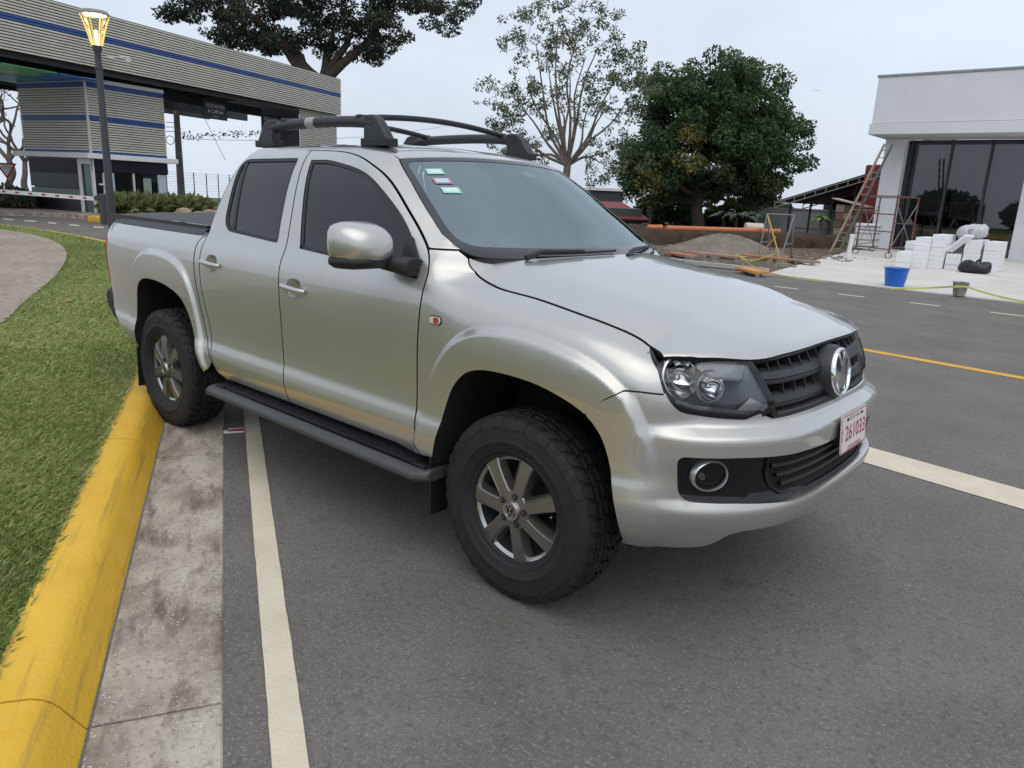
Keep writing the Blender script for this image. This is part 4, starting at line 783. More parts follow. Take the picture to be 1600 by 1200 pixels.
# ---- wheels
def wheel():
    mb = MB(); mb.lathe([(.222, .104), (.2265, .108), (.2265, .100), (.215, .094), (.205, .086), (.196, .02), (.19, -.06), (.215, -.10)], 64); w = mb.build('wheel', ALLOYB, None, smooth=40)
    prof = [(.213, -.085), (.222, -.108), (.26, -.126), (.31, -.134), (.352, -.129), (.375, -.120), (.383, -.108), (.386, -.07), (.3865, 0), (.386, .07), (.383, .108), (.375, .120), (.356, .1285), (.352, .129), (.349, .1315), (.345, .1315), (.342, .1305), (.325, .1335), (.31, .134), (.29, .1325), (.287, .1345), (.283, .1340), (.280, .1315), (.26, .126), (.248, .1205), (.246, .1225), (.242, .1205), (.240, .1155), (.232, .112), (.224, .110), (.222, .104), (.213, .085)]
    mb = MB(); mb.lathe(prof, 72); ty = mb.build('tyre', RUB, w, smooth=50)
    # tread blocks
    tb = MB()
    def blk(h0, h1, t0, t1, r0, r1, sk=0., r0b=None, r1b=None):
        v = []
        for r_ in (0, 1):
            for h_, t_ in ((h0, t0), (h1, t0+sk), (h1, t1+sk), (h0, t1)):
                ra = (r0 if r_ == 0 else r1) if h_ == h0 else ((r0b or r0) if r_ == 0 else (r1b or r1))
                q = .004*r_*(1 if h_ == h0 else -1); dt = .006*r_*(1 if t_ in (t0, t0+sk) else -1)
                v.append((ra*math.cos(t_+dt), ra*math.sin(t_+dt), h_+q))
        tb.add(v, [(0, 1, 5, 4), (1, 2, 6, 5), (2, 3, 7, 6), (3, 0, 4, 7), (4, 5, 6, 7)])
    n = 38; dt = 2*math.pi/n
    for k in range(n):
        t = k*dt
        blk(-.016, .016, t, t+dt*.8, .384, .3965, .05)
        for sgn in (1, -1):
            o_ = dt*.5 if sgn > 0 else dt*.2
            blk(.022*sgn, .052*sgn, t+o_, t+o_+dt*.78, .384, .3965, -.06); blk(.058*sgn, .082*sgn, t+o_*.3, t+o_*.3+dt*.74, .384, .3955, .05)
            j = k % 2
            blk(.088*sgn, .116*sgn, t+o_, t+o_+dt*.72, .380, .3945, .03, .370, .3865)      # shoulder
            if sgn > 0:   # side biters on the outer wall
                r2 = .350 if j else .362
                blk(.114, .1335, t+o_+.01, t+o_+dt*.62, .372, .385, .0, r2-.012, r2)
    tb.build('tread', RUB, w, smooth=30)
    # rim
    mb = MB(); mb.lathe([(.001, -.03), (.15, -.03), (.15, -.05), (.19, -.06)], 40); mb.build('brake_disc', mat('brake_steel', (.06, .06, .06), rough=.5, metal=.6), w, smooth=40)
    mb = MB(); mb.box((.10, .03, -.005), (.07, .16, .05)); mb.build('caliper', VOID, w, bevel=.01)
    sp_in, sp_out = .070, .2215
    for k in range(7):
        a = 2*math.pi*k/7+R(90-14); ca, sa = math.cos(a), math.sin(a); m_ = np.array([[ca, -sa, 0], [sa, ca, 0], [0, 0, 1]])
        rr_ = np.array([.045, .085, .13, .18, .2225]); wi_ = np.array([.036, .029, .029, .032, .037]); hh_ = np.array([.112, .113, .112, .108, .101])
        v = []
        for r_, w_, h_ in zip(rr_, wi_, hh_): v += [(r_, -w_-.006, h_-.045), (r_, -w_, h_-.004), (r_, -w_+.004, h_), (r_, w_-.010, h_), (r_, w_-.007, h_-.006), (r_, w_-.003, h_-.006), (r_, w_, h_-.001), (r_, w_+.007, h_-.045)]
        n8 = 8; f = [(i*n8+j, i*n8+j+1, (i+1)*n8+j+1, (i+1)*n8+j) for i in range(4) for j in range(7)]+[tuple(range(32, 40))]
        v = np.array(v)@m_.T; mesh_obj('spoke', v, f, ALLOY, w, smooth=28)
    mb = MB(); mb.lathe([(.085, .06), (.083, .105), (.078, .1125), (.046, .1145), (.044, .118), (.0395, .126), (.036, .1265), (.0005, .1265)], 40); mb.build('hub', ALLOY, w, smooth=30)
    mb = MB(); mb.lathe([(.043, .112), (.042, .122), (.038, .128), (.0335, .1275)], 32); mb.build('hub_cap', ALLOYB, w, smooth=40)
    emblem(w, np.array([0, 0, .127]), np.eye(3), .030, ALLOYB, GLOSSBLK, .0022, 'hub_emblem')
    for k in range(5):
        a = 2*math.pi*k/5+R(90-10); c = (.061*math.cos(a), .061*math.sin(a), 0); mb = MB(); mb.lathe([(.0145, .1145), (.0145, .1155), (.0105, .1160), (.0100, .108)], 16, c); mb.lathe([(.0085, .108), (.0085, .121), (.006, .1245), (.0003, .1245)], 6, c); mb.build('lug_nut', mat('lug_dark', (.08, .08, .08), rough=.35, metal=.8), w, smooth=30)
    mb = MB(); mb.tube([(.186, .03, .09), (.196, .034, .112)], .004, 6); mb.build('valve', SATIN, w)
    return w
w0 = wheel()
for c_ in list(w0.children):
    for x_ in list(c_.children): x_.parent = w0
def place_wheel(w, x, sgn, spin):
    w.parent = truck; w.location = (x, -sgn*.822, .394)
    w.rotation_euler = (Matrix.Rotation(0 if sgn > 0 else math.pi, 4, 'Z')@Matrix(((1, 0, 0, 0), (0, 0, -1, 0), (0, 1, 0, 0), (0, 0, 0, 1)))@Matrix.Rotation(spin, 4, 'Z')).to_euler()
wl_ = [w0]+[copy_tree(w0) for _ in range(3)]
for w_, (x_, sg_, sp_) in zip(wl_, ((0, 1, 0), (-3.095, 1, R(20)), (0, -1, R(50)), (-3.095, -1, R(10)))): place_wheel(w_, x_, sg_, sp_)
# ================================================================ GATE, BOOTH AND LEFT BACKGROUND
SID = mat('cream_siding', (.60, .575, .50), rough=.5, metal=.1, var=.08, scale=1.5); BLUE = mat('blue_siding', (.03, .085, .30), rough=.45, var=.08); STEEL = mat('dark_steel', (.035, .038, .045), rough=.6, var=.2, scale=4)
WHT = mat('white_paint', (.72, .72, .72), rough=.5, var=.05, scale=3); DGLS = mat('dark_glass', (.008, .014, .013), rough=.05, var=.3, scale=.7, spec=.7); POSTG = mat('lamp_grey_paint', (.045, .048, .055), rough=.45, var=.1)
def siding(parent, p0, p1, z0, z1, blues, nrm, name='siding'):
    """corrugated boards between two ground points; blues = [(za,zb)] painted bands"""
    p0, p1 = np.array(p0, float), np.array(p1, float); n = int(round((z1-z0)/.094)); dz = (z1-z0)/n; o = np.array([nrm[0], nrm[1]]); A = MB(); B = MB(); K = MB()
    for i in range(n):
        za = z0+i*dz; sec = [(0, za), (.05, za+.004), (.05, za+dz*.60), (0, za+dz*.68), (0, za+dz)]
        mb = B if any(a <= za+dz/2 <= b for a, b in blues) else A
        for q, ((d0, y0), (d1, y1)) in enumerate(zip(sec[:-1], sec[1:])):
            a, b = p0+o*d0, p1+o*d0; c, d = p1+o*d1, p0+o*d1; (K if q == 3 and mb is A else mb).add([(a[0], a[1], y0), (b[0], b[1], y0), (c[0], c[1], y1), (d[0], d[1], y1)], [(0, 1, 2, 3)])
    A.build(name, SID, parent); K.build(name+'_groove', mat('siding_groove', (.10, .098, .09), rough=.7), parent)  # recess between boards coloured dark to stand in for its shadow
    if B.v: B.build(name+'_stripe', BLUE, parent)
gA = np.array([-28.2, 5.45]); gB = np.array([-34.8, 23.4]); gd = (gB-gA)/np.linalg.norm(gB-gA); gn = np.array([gd[1], -gd[0]])   # gn towards the camera side
if gn@(CAM[:2]-gA) < 0: gn = -gn
g0 = gA-gd*7
canopy = thing('entrance_gantry', 'long cream-slatted entrance gantry with one blue stripe spanning the road', 'gantry', (gB[0], gB[1], 0))
off = -np.array([gB[0], gB[1]])
siding(canopy, g0+off, gB+off, 5.45, 7.35, [(6.36, 6.56)], gn)
ce = gB-gn*3.0; siding(canopy, gB+off, ce+off, 5.45, 7.35, [(6.36, 6.56)], gd, 'end_siding')
def lc(p, z): return (p[0]+off[0], p[1]+off[1], z)
mb = MB(); mb.add([lc(g0-gn*.02, 7.36), lc(gB-gn*.02, 7.36), lc(gB-gn*3, 7.36), lc(g0-gn*3, 7.36)], [(0, 1, 2, 3)]); mb.build('gantry_top', SID, canopy)
# end leg
lg0 = gB-gd*3.4
siding(canopy, lg0-gn*.3+off, gB-gn*.3+off, .1, 5.45, [], gn, 'leg_siding'); siding(canopy, gB-gn*.3+off, gB-gn*2.6+off, .1, 5.45, [], gd, 'leg_side')
mb = MB(); mb.bar(lc(lg0-gn*1.5, 2.8), lc(lg0-gn*1.5+gd*.1, 2.8), 2.3, 5.3); mb.build('leg_back', STEEL, canopy)
# roof structure behind the gantry
LN = np.linalg.norm(gB-g0)
for k in range(int(LN/1.25)):
    p = g0+gd*(.4+k*1.25); mb = MB(); mb.bar(lc(p-gn*.1, 5.62), lc(p-gn*9.5, 5.62), .12, .26); mb.build('purlin', STEEL, canopy)
for d_, z, w, h in ((.35, 5.36, .16, .20), (3.4, 5.30, .25, .42), (6.6, 5.30, .25, .42), (9.4, 5.4, .25, .5)):
    mb = MB(); mb.bar(lc(g0-gn*d_, z), lc(gB-gn*d_, z), w, h); mb.build('girder', STEEL, canopy)
mb = MB(); mb.add([lc(g0-gn*.6, 6.0), lc(gB-gd*6-gn*.6, 6.0), lc(gB-gd*6-gn*9.6, 6.0), lc(g0-gn*9.6, 6.0)], [(0, 1, 2, 3)]); mb.build('roof_deck', STEEL, canopy)
rg = random.Random(4)
for k in range(int(LN/.62)-6):
    if rg.random() < .45: continue
    p = g0+gd*(.9+k*.62)-gn*(.62+.5*rg.random()); mb = MB(); mb.bar(lc(p, 5.46), lc(p+gd*(.18+.34*rg.random()), 5.46), .16, .03); mb.build('sky_gap_strip', mat('sky_gap_glow', (.8, .82, .85), rough=.4, emit=(.9, .95, 1), estr=.8), canopy)  # no lamps: glowing strips stand in for sky seen through the truss gaps
for k, c_ in enumerate([(.55, .55, .04), (.07, .45, .15), (.03, .16, .55), (.50, .06, .05), (.22, .08, .4), (.06, .32, .4)]):
    for j in range(2):
        p = g0+gd*(5.0+(k % 3)*2.1+j*.5)-gn*(1.0+(k//3)*2.6+j*1.25); mb = MB(); mb.bar(lc(p, 5.06), lc(p+gd*2.0, 5.06), 1.2, .03); mb.build('ceiling_panel', mat('ceiling_%d' % k, c_, rough=.35), canopy)
# security camera on the gantry
cq = pt(200, 91, 29.2); cctv = thing('security_camera', 'white dome security camera bracketed on the slatted gantry face', 'camera', cq)
mb = MB(); mb.lathe([(.001, -.20), (.07, -.17), (.10, -.10), (.10, 0), (.12, .03), (.03, .06)], 16); mb.build('camera_dome', WHT, cctv, smooth=50); mb = MB(); mb.bar((0, 0, .04), (-gn[0]*1.1, -gn[1]*1.1, .06), .05, .05); mb.build('camera_bracket', WHT, cctv)
# hanging signs
def hang_sign(px0, px1, py0, py1, D0, lines, label):
    a = pt(px0, py0, D0); d = gd; b = a+np.array([gd[0], gd[1], 0])*1.55; h = .78
    s = thing('hanging_sign', label, 'sign', (a[0], a[1], a[2]-h), 0); x = np.array([gd[0], gd[1], 0.]); nrm = np.array([gn[0], gn[1], 0]); M_ = np.stack([x, np.array([0, 0, 1.]), nrm], 1)
    mb = MB(); mb.prism([(0, 0), (1.55, 0), (1.55, h), (0, h)], -.06, M_); mb.build('sign_board', mat('sign_navy', (.018, .03, .045), rough=.5), s)
    for t_, sz, yy in lines: text_mesh(t_, sz, 'sign_lettering', WHT, s, M_, M_@np.array([.78, yy, .006]))
    for q in (.3, 1.25):
        mb = MB(); mb.bar(M_@np.array([q, h, -.03]), M_@np.array([q, h+.35, -.03]), .04, .04); mb.build('sign_hanger', STEEL, s)
hang_sign(317, 355, 156, 182, 36.5, [('VISITANTES', .235, .58), ('& CARGA', .235, .34), ('Entrada', .10, .13)], 'dark hanging sign lettered VISITANTES & CARGA under the gantry')
hang_sign(409, 450, 178, 205, 40.0, [('EXCLUSIVO', .24, .58), ('INQUILINOS', .22, .32)], 'dark hanging sign lettered EXCLUSIVO next to the slatted gantry leg')
# guard booth
bc = np.array([-30.5, 8.6]); u1 = np.array([-.26, .966]); u2 = np.array([-.966, -.26]); W1, W2 = 3.45, 4.15
booth = thing('guard_booth', 'guard booth with cream slatted upper storey, blue stripes and dark glass below', 'booth', (bc[0], bc[1], 0)); bo = -bc
def bl(a, b, z): p = u1*a+u2*b; return (p[0], p[1], z)
nR = -u2; nL = -u1
st_ = [(2.42, 2.56), (3.66, 3.84), (4.86, 5.02)]
siding(booth, (0, 0), u1*W1, 2.42, 5.05, st_, nR, 'tower_siding'); siding(booth, u2*W2, (0, 0), 2.42, 5.05, st_, nL, 'tower_side')
for (a, b) in (((0, 0), (W1, 0)), ((0, 0), (0, W2))):
    mb = MB(); mb.bar(bl(a[0]-.05*(b[0] > 0), a[1]-.05*(b[1] > 0), 5.10), bl(b[0], b[1], 5.10), .14, .14); mb.build('tower_cap', WHT, booth)
mb = MB(); mb.add([bl(.03, .03, 2.4), bl(W1, .03, 2.4), bl(W1, W2, 2.4), bl(.03, W2, 2.4), bl(.03, .03, 5.04), bl(W1, .03, 5.04), bl(W1, W2, 5.04), bl(.03, W2, 5.04)], [(4, 5, 6, 7), (2, 3, 7, 6), (1, 2, 6, 5), (0, 1, 5, 4), (3, 0, 4, 7)]); mb.build('tower_core', STEEL, booth)
M_ = np.stack([np.append(u1, 0), np.append(u2, 0), (0, 0, 1)], 1)
mb = MB(); mb.box(M_@np.array([-.018, -.018, 3.73]), (.07, .07, 2.62), M=M_); mb.build('corner_trim', SID, booth)
mb = MB(); mb.box(M_@np.array([W1/2, W2/2, 2.31]), (W1+.7, W2+.6, .20), M=M_); mb.build('eave', WHT, booth, bevel=.02)
mb = MB(); mb.box(M_@np.array([W1/2+.1, W2/2, 1.2]), (W1-.1, W2-.25, 2.1), M=M_); mb.build('booth_wall', mat('booth_green', (.012, .03, .024), rough=.25, var=.2), booth)
def bbox(name, a0, a1, b0, b1, z0, z1, m, bev=0): mb = MB(); mb.box(M_@np.array([(a0+a1)/2, (b0+b1)/2, (z0+z1)/2]), (a1-a0, b1-b0, z1-z0), M=M_); return mb.build(name, m, booth, bevel=bev)
NAVY = mat('navy_band', (.010, .010, .030), rough=.3)
bbox('band', .02, W1+.05, .03, .13, 1.74, 2.2, NAVY); bbox('band', .03, .13, .9, W2-.1, 1.6, 2.2, NAVY)
# right face: glazing
for a0, a1, z0, z1, m_ in ((.05, .42, .95, 1.7, DGLS), (.45, .95, .75, 1.7, mat('pale_window', (.55, .60, .66), rough=.2)), (1.05, 1.75, .7, 1.72, DGLS), (1.8, 1.88, .6, 1.74, WHT), (1.95, 2.25, .7, 1.70, DGLS), (2.28, 2.65, .55, 1.55, mat('pale_green_window', (.30, .38, .33), rough=.2)), (2.72, 2.95, .75, 1.4, DGLS), (3.0, 3.4, .5, 1.72, mat('pale_window', (.55, .60, .66), rough=.2))):
    bbox('window', a0, a1, .06, .12, z0, z1, m_)
bbox('desk_shelf', .25, .55, .0, .08, 1.22, 1.28, WHT)
# left face: white frame, door and dark signboard
bbox('frame', .02, .10, .02, .14, .05, 2.2, WHT); bbox('frame', .02, .10, .72, .92, .05, 2.2, WHT); bbox('frame', .02, .10, .14, .72, 2.0, 2.2, WHT); bbox('door', .05, .09, .16, .70, .06, 1.98, mat('door_glass', (.10, .16, .16), rough=.12)); bbox('door_jamb', .03, .085, .60, .70, .06, 1.98, STEEL)
bbox('panel', .03, .10, .95, W2-.1, 1.05, 2.15, mat('panel_dark', (.012, .012, .018), rough=.3)); bbox('panel', .03, .10, .95, W2-.1, .75, 1.0, mat('panel_green', (.12, .17, .14), rough=.3)); bbox('panel', .03, .10, .95, W2-.1, .15, .72, mat('panel_dark', (.012, .012, .018), rough=.3)); bbox('plinth', .02, W1, .02, W2, -.02, .12, WHT)
# island under the booth
isl = catmull([(-31.6, 4.6), (-29.9, 6.5), (-28.4, 7.6), (-26.4, 8.2), (-26.0, 9.0), (-28, 12), (-31, 17), (-36, 17), (-40, 9), (-38, 3)], 6, closed=True); q, T, l = sheet2d(isl, [], 1.2)
mb = MB(); n = len(l[0]); lo = [(q[i][0], q[i][1], -.02) for i in l[0]]; hi = [(q[i][0], q[i][1], .14) for i in l[0]]; mb.add([(a, b, .14) for a, b in q], [tuple(t) for t in T]); mb.add(lo+hi, [(i, (i+1) % n, n+(i+1) % n, n+i) for i in range(n)]); tag(mb.build('traffic_island', CONC), kind='structure')
yb = gnd(160, 347); mb = MB(); mb.box((yb[0], yb[1], .09), (.9, .35, .20), rz=.5); tag(mb.build('kerb_end', YEL, bevel=.03), 'short yellow painted kerb end of the booth island', 'kerb')
# barrier
bp = pt(160, 318, 25.5); bar = thing('boom_barrier', 'white boom barrier with red marks lowered in front of the booth', 'barrier', (bp[0], bp[1], 0)); a = pt(-60, 294, 27)-np.array([bp[0], bp[1], 0]); b = pt(148, 310.5, 25.5)-np.array([bp[0], bp[1], 0])
mb = MB(); mb.bar(a, b, .05, .13); mb.build('boom', WHT, bar)
for k in range(9):
    t_ = .12+k*.10; c = a+(b-a)*t_; mb = MB(); mb.bar(c, c+(b-a)/np.linalg.norm(b-a)*.16, .054, .06); mb.build('boom_mark', mat('boom_red', (.35, .03, .04), rough=.5), bar)
mb = MB(); mb.box((0, .1, .5), (.30, .34, 1.0)); mb.build('barrier_cabinet', POSTG, bar, bevel=.03); mb = MB(); mb.bar(b, (0, .05, .95), .10, .14); mb.build('boom_clamp', POSTG, bar)
# yield sign
yp = pt(10, 265, 36); ys = thing('yield_sign', 'red bordered triangular yield sign on a thin post by the hedge', 'road sign', (yp[0], yp[1], 0)); vd = CAM-yp; vd[2] = 0; vd /= np.linalg.norm(vd); rt = np.cross((0, 0, 1.), vd); Ms = np.stack([rt, (0, 0, 1), vd], 1)
mb = MB(); mb.tube([(0, 0, 0), (0, 0, yp[2]+.2)], .03, 8); mb.build('sign_post', STEEL, ys)
tri = lambda k: [(-.43*k, .30*k), (0, -.44*k), (.43*k, .30*k)]
mb = MB(); mb.prism(tri(1), .02, Ms, (0, 0, yp[2])+vd*.03); mb.build('sign_face', mat('sign_red', (.42, .02, .04), rough=.4), ys); mb = MB(); mb.prism(tri(.68), .006, Ms, np.array((0, 0, yp[2]+.015))+vd*.05); mb.build('sign_centre', WHT, ys)
text_mesh('CEDA', .14, 'sign_lettering', STEEL, ys, Ms, np.array((0, 0, yp[2]+.10))+vd*.058)
# lamp post (lit)
lp = np.array([-15.2, 3.38, .12]); lamp = thing('street_lamp', 'slim grey street lamp with a lit flared lantern on the grass verge', 'street lamp', lp)
mb = MB(); mb.lathe([(.16, 0), (.16, .03), (.085, .06), (.08, .5), (.072, 2.0), (.062, 3.3), (.060, 3.55), (.075, 3.56), (.075, 3.62), (.062, 3.63), (.060, 3.86), (.085, 3.92), (.09, 4.0)], 20); mb.build('lamp_column', POSTG, lamp, smooth=40)
mb = MB(); mb.lathe([(.095, 4.0), (.12, 4.12), (.19, 4.38), (.262, 4.56)], 24); mb.build('lantern_glass', glassmat('lantern_glass', (.95, .93, .85), ior=1.25), lamp, smooth=60)
mb = MB(); mb.lathe([(.20, 4.60), (.28, 4.56), (.285, 4.585), (.24, 4.64), (.001, 4.67)], 24); mb.build('lantern_cap', mat('lantern_cap', (.22, .21, .20), rough=.4), lamp, smooth=40)
mb = MB(); mb.lathe([(.001, 4.555), (.21, 4.555), (.21, 4.575)], 24); mb.build('lamp_plate', mat('lamp_glow', (.9, .8, .5), emit=(1, .86, .55), estr=2.4), lamp)
for k in range(6):
    th = 2*math.pi*k/6+.3; c_, s_ = math.cos(th), math.sin(th); mb = MB(); mb.tube([(.097*c_, .097*s_, 4.0), (.125*c_, .125*s_, 4.12), (.196*c_, .196*s_, 4.38), (.265*c_, .265*s_, 4.57)], .012, 6); mb.build('lantern_rib', mat('rib_glow', (.8, .6, .2), rough=.4, emit=(1, .72, .22), estr=.35), lamp)
mb = MB(); mb.lathe([(.001, 4.30), (.035, 4.28), (.035, 4.08), (.05, 4.02), (.05, 4.0)], 12); mb.build('lamp_core', mat('core_glow', (.9, .8, .6), emit=(1, .85, .5), estr=1.5), lamp, smooth=40)
# utility pole
up = pt(284, 312, 42); pole = thing('utility_pole', 'weathered grey concrete utility pole with cable loop behind the gantry', 'utility pole', (up[0], up[1], 0)); tp = pt(272, 118, 42)
mb = MB(); mb.tube([(0, 0, -.2), ((tp-up)[0]*.5, (tp-up)[1]*.5, 3.3), ((tp-up)[0], (tp-up)[1], 6.8)], [.21, .17, .13], 12); mb.build('pole_shaft', mat('old_concrete', (.20, .195, .18), rough=.9, var=.25, scale=3, bump=.3, bscale=20), pole, smooth=60)
c = pt(266, 219, 42)-np.array([up[0], up[1], 0]); th = np.linspace(0, 2*math.pi, 25); rr_ = np.append(_r[:2], 0); mb = MB(); mb.tube([c+.22*(math.cos(t)*rr_+np.array([0, 0, math.sin(t)])) for t in th], .018, 6, cap=False); mb.build('cable_loop', STEEL, pole)
for py in (192, 199, 206): a = pt(277, py, 42)-np.array([up[0], up[1], 0]); mb = MB(); mb.bar(a, a-rr_*.62, .03, .03); mb.build('insulator_arm', STEEL, pole)
P = catmull([pt(281, 178, 42)-np.array([up[0], up[1], 0]), pt(290, 170, 42)-np.array([up[0], up[1], 0]), pt(296, 166, 42)-np.array([up[0], up[1], 0]), pt(296, 158, 42)-np.array([up[0], up[1], 0])], 4); mb = MB(); mb.tube(P, .02, 6); mb.build('bracket', STEEL, pole)
# overhead wires with creeper
for nm, (p0, p1, D0, D1), lab in (('guy_wire', ((305, 155), (352, 250), 42, 44), 'thin taut guy wire running down from the gantry'), ('overhead_wire', ((284, 217), (700, 196), 42, 70), 'overhead cable overgrown with creeper beside the concrete pole')):
    a, b = pt(*p0, D0), pt(*p1, D1); t_ = np.linspace(0, 1, 14)[:, None]; P = a+(b-a)*t_; P[:, 2] -= (.0 if 'guy' in nm else .5)*(4*t_*(1-t_))[:, 0]
    w_ = thing(nm, lab, 'wire', a); mb = MB(); mb.tube(P-a, .012, 5); mb.build('cable', STEEL, w_)
    if 'over' in nm:
        n = 420; tt = rng.uniform(.0, .42, n); c = a+(b-a)*tt[:, None]-a; c[:, 2] += rng.normal(.10, .10, n)-np.where(rng.random(n) < .04, rng.uniform(0, 1.5, n), 0); V = leafq = None
        d = rng.normal(size=(n, 3)); d /= np.linalg.norm(d, axis=1, keepdims=True); e = np.cross(d, rng.normal(size=(n, 3))); e /= np.linalg.norm(e, axis=1, keepdims=True); s_ = rng.uniform(.05, .11, (n, 1)); V = np.stack([c-d*s_, c+e*s_*.5, c+d*s_, c-e*s_*.5], 1)
        fastmesh('creeper', V, leafmat('creeper_leaf', (.02, .035, .012), (.05, .07, .025)), w_, uvcol=rng.random(n))
# wire fence beyond
fa, fb = pt(262, 312, 46), pt(420, 318, 60); fence = thing('wire_fence', 'thin dark wire mesh fence beyond the bed of the pickup', 'fence', (fa[0], fa[1], 0)); dv = (fb-fa)*[1, 1, 0]; nf = 9
for k in range(nf+1): p = dv*k/nf; mb = MB(); mb.tube([(p[0], p[1], 0), (p[0], p[1], 2.0)], .035, 6); mb.build('fence_post', STEEL, fence)
for k in range(14): mb = MB(); z = .15+k*.14; mb.bar((0, 0, z), (dv[0], dv[1], z), .012, .012); mb.build('fence_wire', STEEL, fence)
FZ = .025   # forecourt level
# ================================================================ CONSTRUCTION SITE AND WHITE BUILDING
WALL = mat('white_render', (.66, .67, .69), rough=.8, var=.05, scale=1.2, bump=.1, bscale=12); RUST = mat('rusty_steel', (.14, .055, .04), rough=.7, var=.3, scale=12); GALV = mat('galvanised', (.30, .31, .32), rough=.45, metal=.6, var=.15, scale=8); WOODO = mat('orange_board', (.42, .155, .07), rough=.75, var=.2, scale=4); WOOD = mat('raw_plank', (.24, .19, .14), rough=.8, var=.25, scale=6)
slab = [(-5.6, 14.75), (9, 13.6), (40, 12.5), (40, 34.2), (-8.4, 34.2), (-8.3, 30.2)]
mb = MB(); P = slab; n = len(P); mb.add([(a, b, FZ) for a, b in P]+[(a, b, -.05) for a, b in P], [tuple(range(n))]+[(i, n+i, n+(i+1) % n, (i+1) % n) for i in range(n)]); tag(mb.build('forecourt', SLABM), kind='structure')
# dirt yard
tag(flat('dirt_yard', [(-5.62, 14.9), (-8.35, 30.2), (-8.4, 46), (-45, 46), (-45, 15.05)], .02, SOIL, 2.5), kind='structure')
mb = MB(); mb.bar((-5.7, 15.05, .05), (-30, 15.6, .05), .18, .14); tag(mb.build('kerb', mat('pale_kerb', (.42, .41, .38), rough=.9, var=.15)), kind='structure')
# building
bd = thing('white_building', 'unfinished white building with tall dark shopfront glass and deep parapet', 'building', (-8.4, 32.0, .1))
def wb(name, x0, x1, y0, y1, z0, z1, m=WALL, par=None, bev=.015): mb = MB(); mb.box(((x0+x1)/2+8.4, (y0+y1)/2-32.0, (z0+z1)/2-.1), (x1-x0, y1-y0, z1-z0)); return mb.build(name, m, par or bd, bevel=bev)
wb('parapet', -8.55, 22, 30.45, 30.75, 5.06, 6.80); wb('parapet_coping', -8.60, 22, 30.42, 30.85, 6.80, 6.90, GALV); wb('fascia', -8.60, 22, 30.35, 33.2, 4.62, 5.04); wb('parapet_side', -8.55, -8.25, 30.76, 44, 5.06, 6.80); wb('side_wall', -8.35, -8.1, 33.3, 44, .0, 4.61)
wb('column', -8.35, -7.55, 32.0, 32.5, .0, 4.60); wb('column', -3.15, -2.35, 32.0, 32.5, .0, 4.60); wb('column', 2.05, 2.85, 32.0, 32.5, .0, 4.60)
SHOP = glassmat('shop_glass', (.50, .50, .53), ior=1.85)
for x0, x1 in ((-7.53, -6.05), (-5.97, -4.62), (-4.54, -3.17), (-2.33, -.9), (-.82, .6), (.68, 2.03)):
    wb('shop_pane', x0, x1, 33.06, 33.10, .03, 4.55, SHOP, bev=0)
for x in (-7.54, -6.01, -4.58, -3.16, -2.34, -.86, .64, 2.04): wb('mullion', x-.05, x+.05, 33.0, 33.16, .0, 4.60, STEEL, bev=0)
for x0, x1, zb in ((-7.9, -6.1, 1.5), (-5.9, -4.65, 1.45), (-4.5, -3.2, 1.25), (-2.3, 2.0, 1.3)): wb('inner_panel', x0, x1, 33.9, 33.95, zb, 4.5, mat('inner_grey', (.40, .385, .40), rough=.8, var=.08), bev=0)
wb('inner_wall', -8.1, 22, 36, 36.1, .0, 4.6, mat('inner_dark', (.05, .06, .085), rough=.8, var=.15), bev=0); wb('inner_ceiling', -8.1, 22, 33.2, 36, 4.56, 4.61, STEEL, bev=0)
wb('soffit_light', -3.9, -3.5, 31.4, 31.6, 4.58, 4.615, mat('pale_white', (.7, .7, .7)), bev=0)
wb('threshold', -7.5, 22, 32.9, 33.2, .0, .06, STEEL, bev=0)
# foam stacks
FOAM = mat('white_foam', (.78, .79, .80), rough=.85, var=.04, scale=8, bump=.15, bscale=60)
SP = [(1396, 1420, 417, 394, 0), (1399, 1422, 413, 379, .5), (1421, 1446, 418, 372, 0), (1447, 1472, 419, 368, 0), (1473, 1497, 420.5, 397, 0), (1498, 1527, 422, 376, 0), (1529, 1556, 424, 379, 0)]
labs = ['lowest end stack of white foam sheets beside the scaffold', 'taller stack of white foam sheets behind the lowest end stack', 'stack of white foam sheets second in the row from the scaffold', 'tallest stack of white foam sheets in the middle of the row', 'short stack of white foam sheets under the loose leaning sheets', 'stack of white foam sheets under the wrapped plastic bundle', 'broad stack of white foam sheets behind the black tyre-like bag']
fx = {}
for (x0, x1, yb_, yt_, back), lab in zip(SP, labs):
    a, b = gnd(x0, yb_, FZ), gnd(x1, yb_+1, FZ); b[1] = a[1] = (a[1]+b[1])/2; D = float((a-CAM)@_fh)+back
    w = (b[0]-a[0]); H = (yb_-yt_)/FPX*D*1.0; y0 = a[1]+back*1.3
    st = thing('foam_stack', lab, 'foam stack', (a[0]+w/2, y0+.6, FZ), 0, 'stacks of foam sheets on the forecourt'); ns = max(3, int(H/.118)); dz = H/ns; rr = random.Random(int(x0))
    for k in range(ns):
        mb = MB(); mb.box((rr.uniform(-.008, .008), rr.uniform(-.012, .012), dz*(k+.5)), (w*1.02, 1.25, dz*.985)); mb.build('foam_sheet', FOAM, st, bevel=.006)
    fx[x0] = (a, w, H, y0)
a, w, H, y0 = fx[1473]; ls = thing('loose_foam_sheets', 'loose white foam sheets leaning on the short stack', 'foam sheets', (a[0]+w/2, y0+.2, FZ+H))
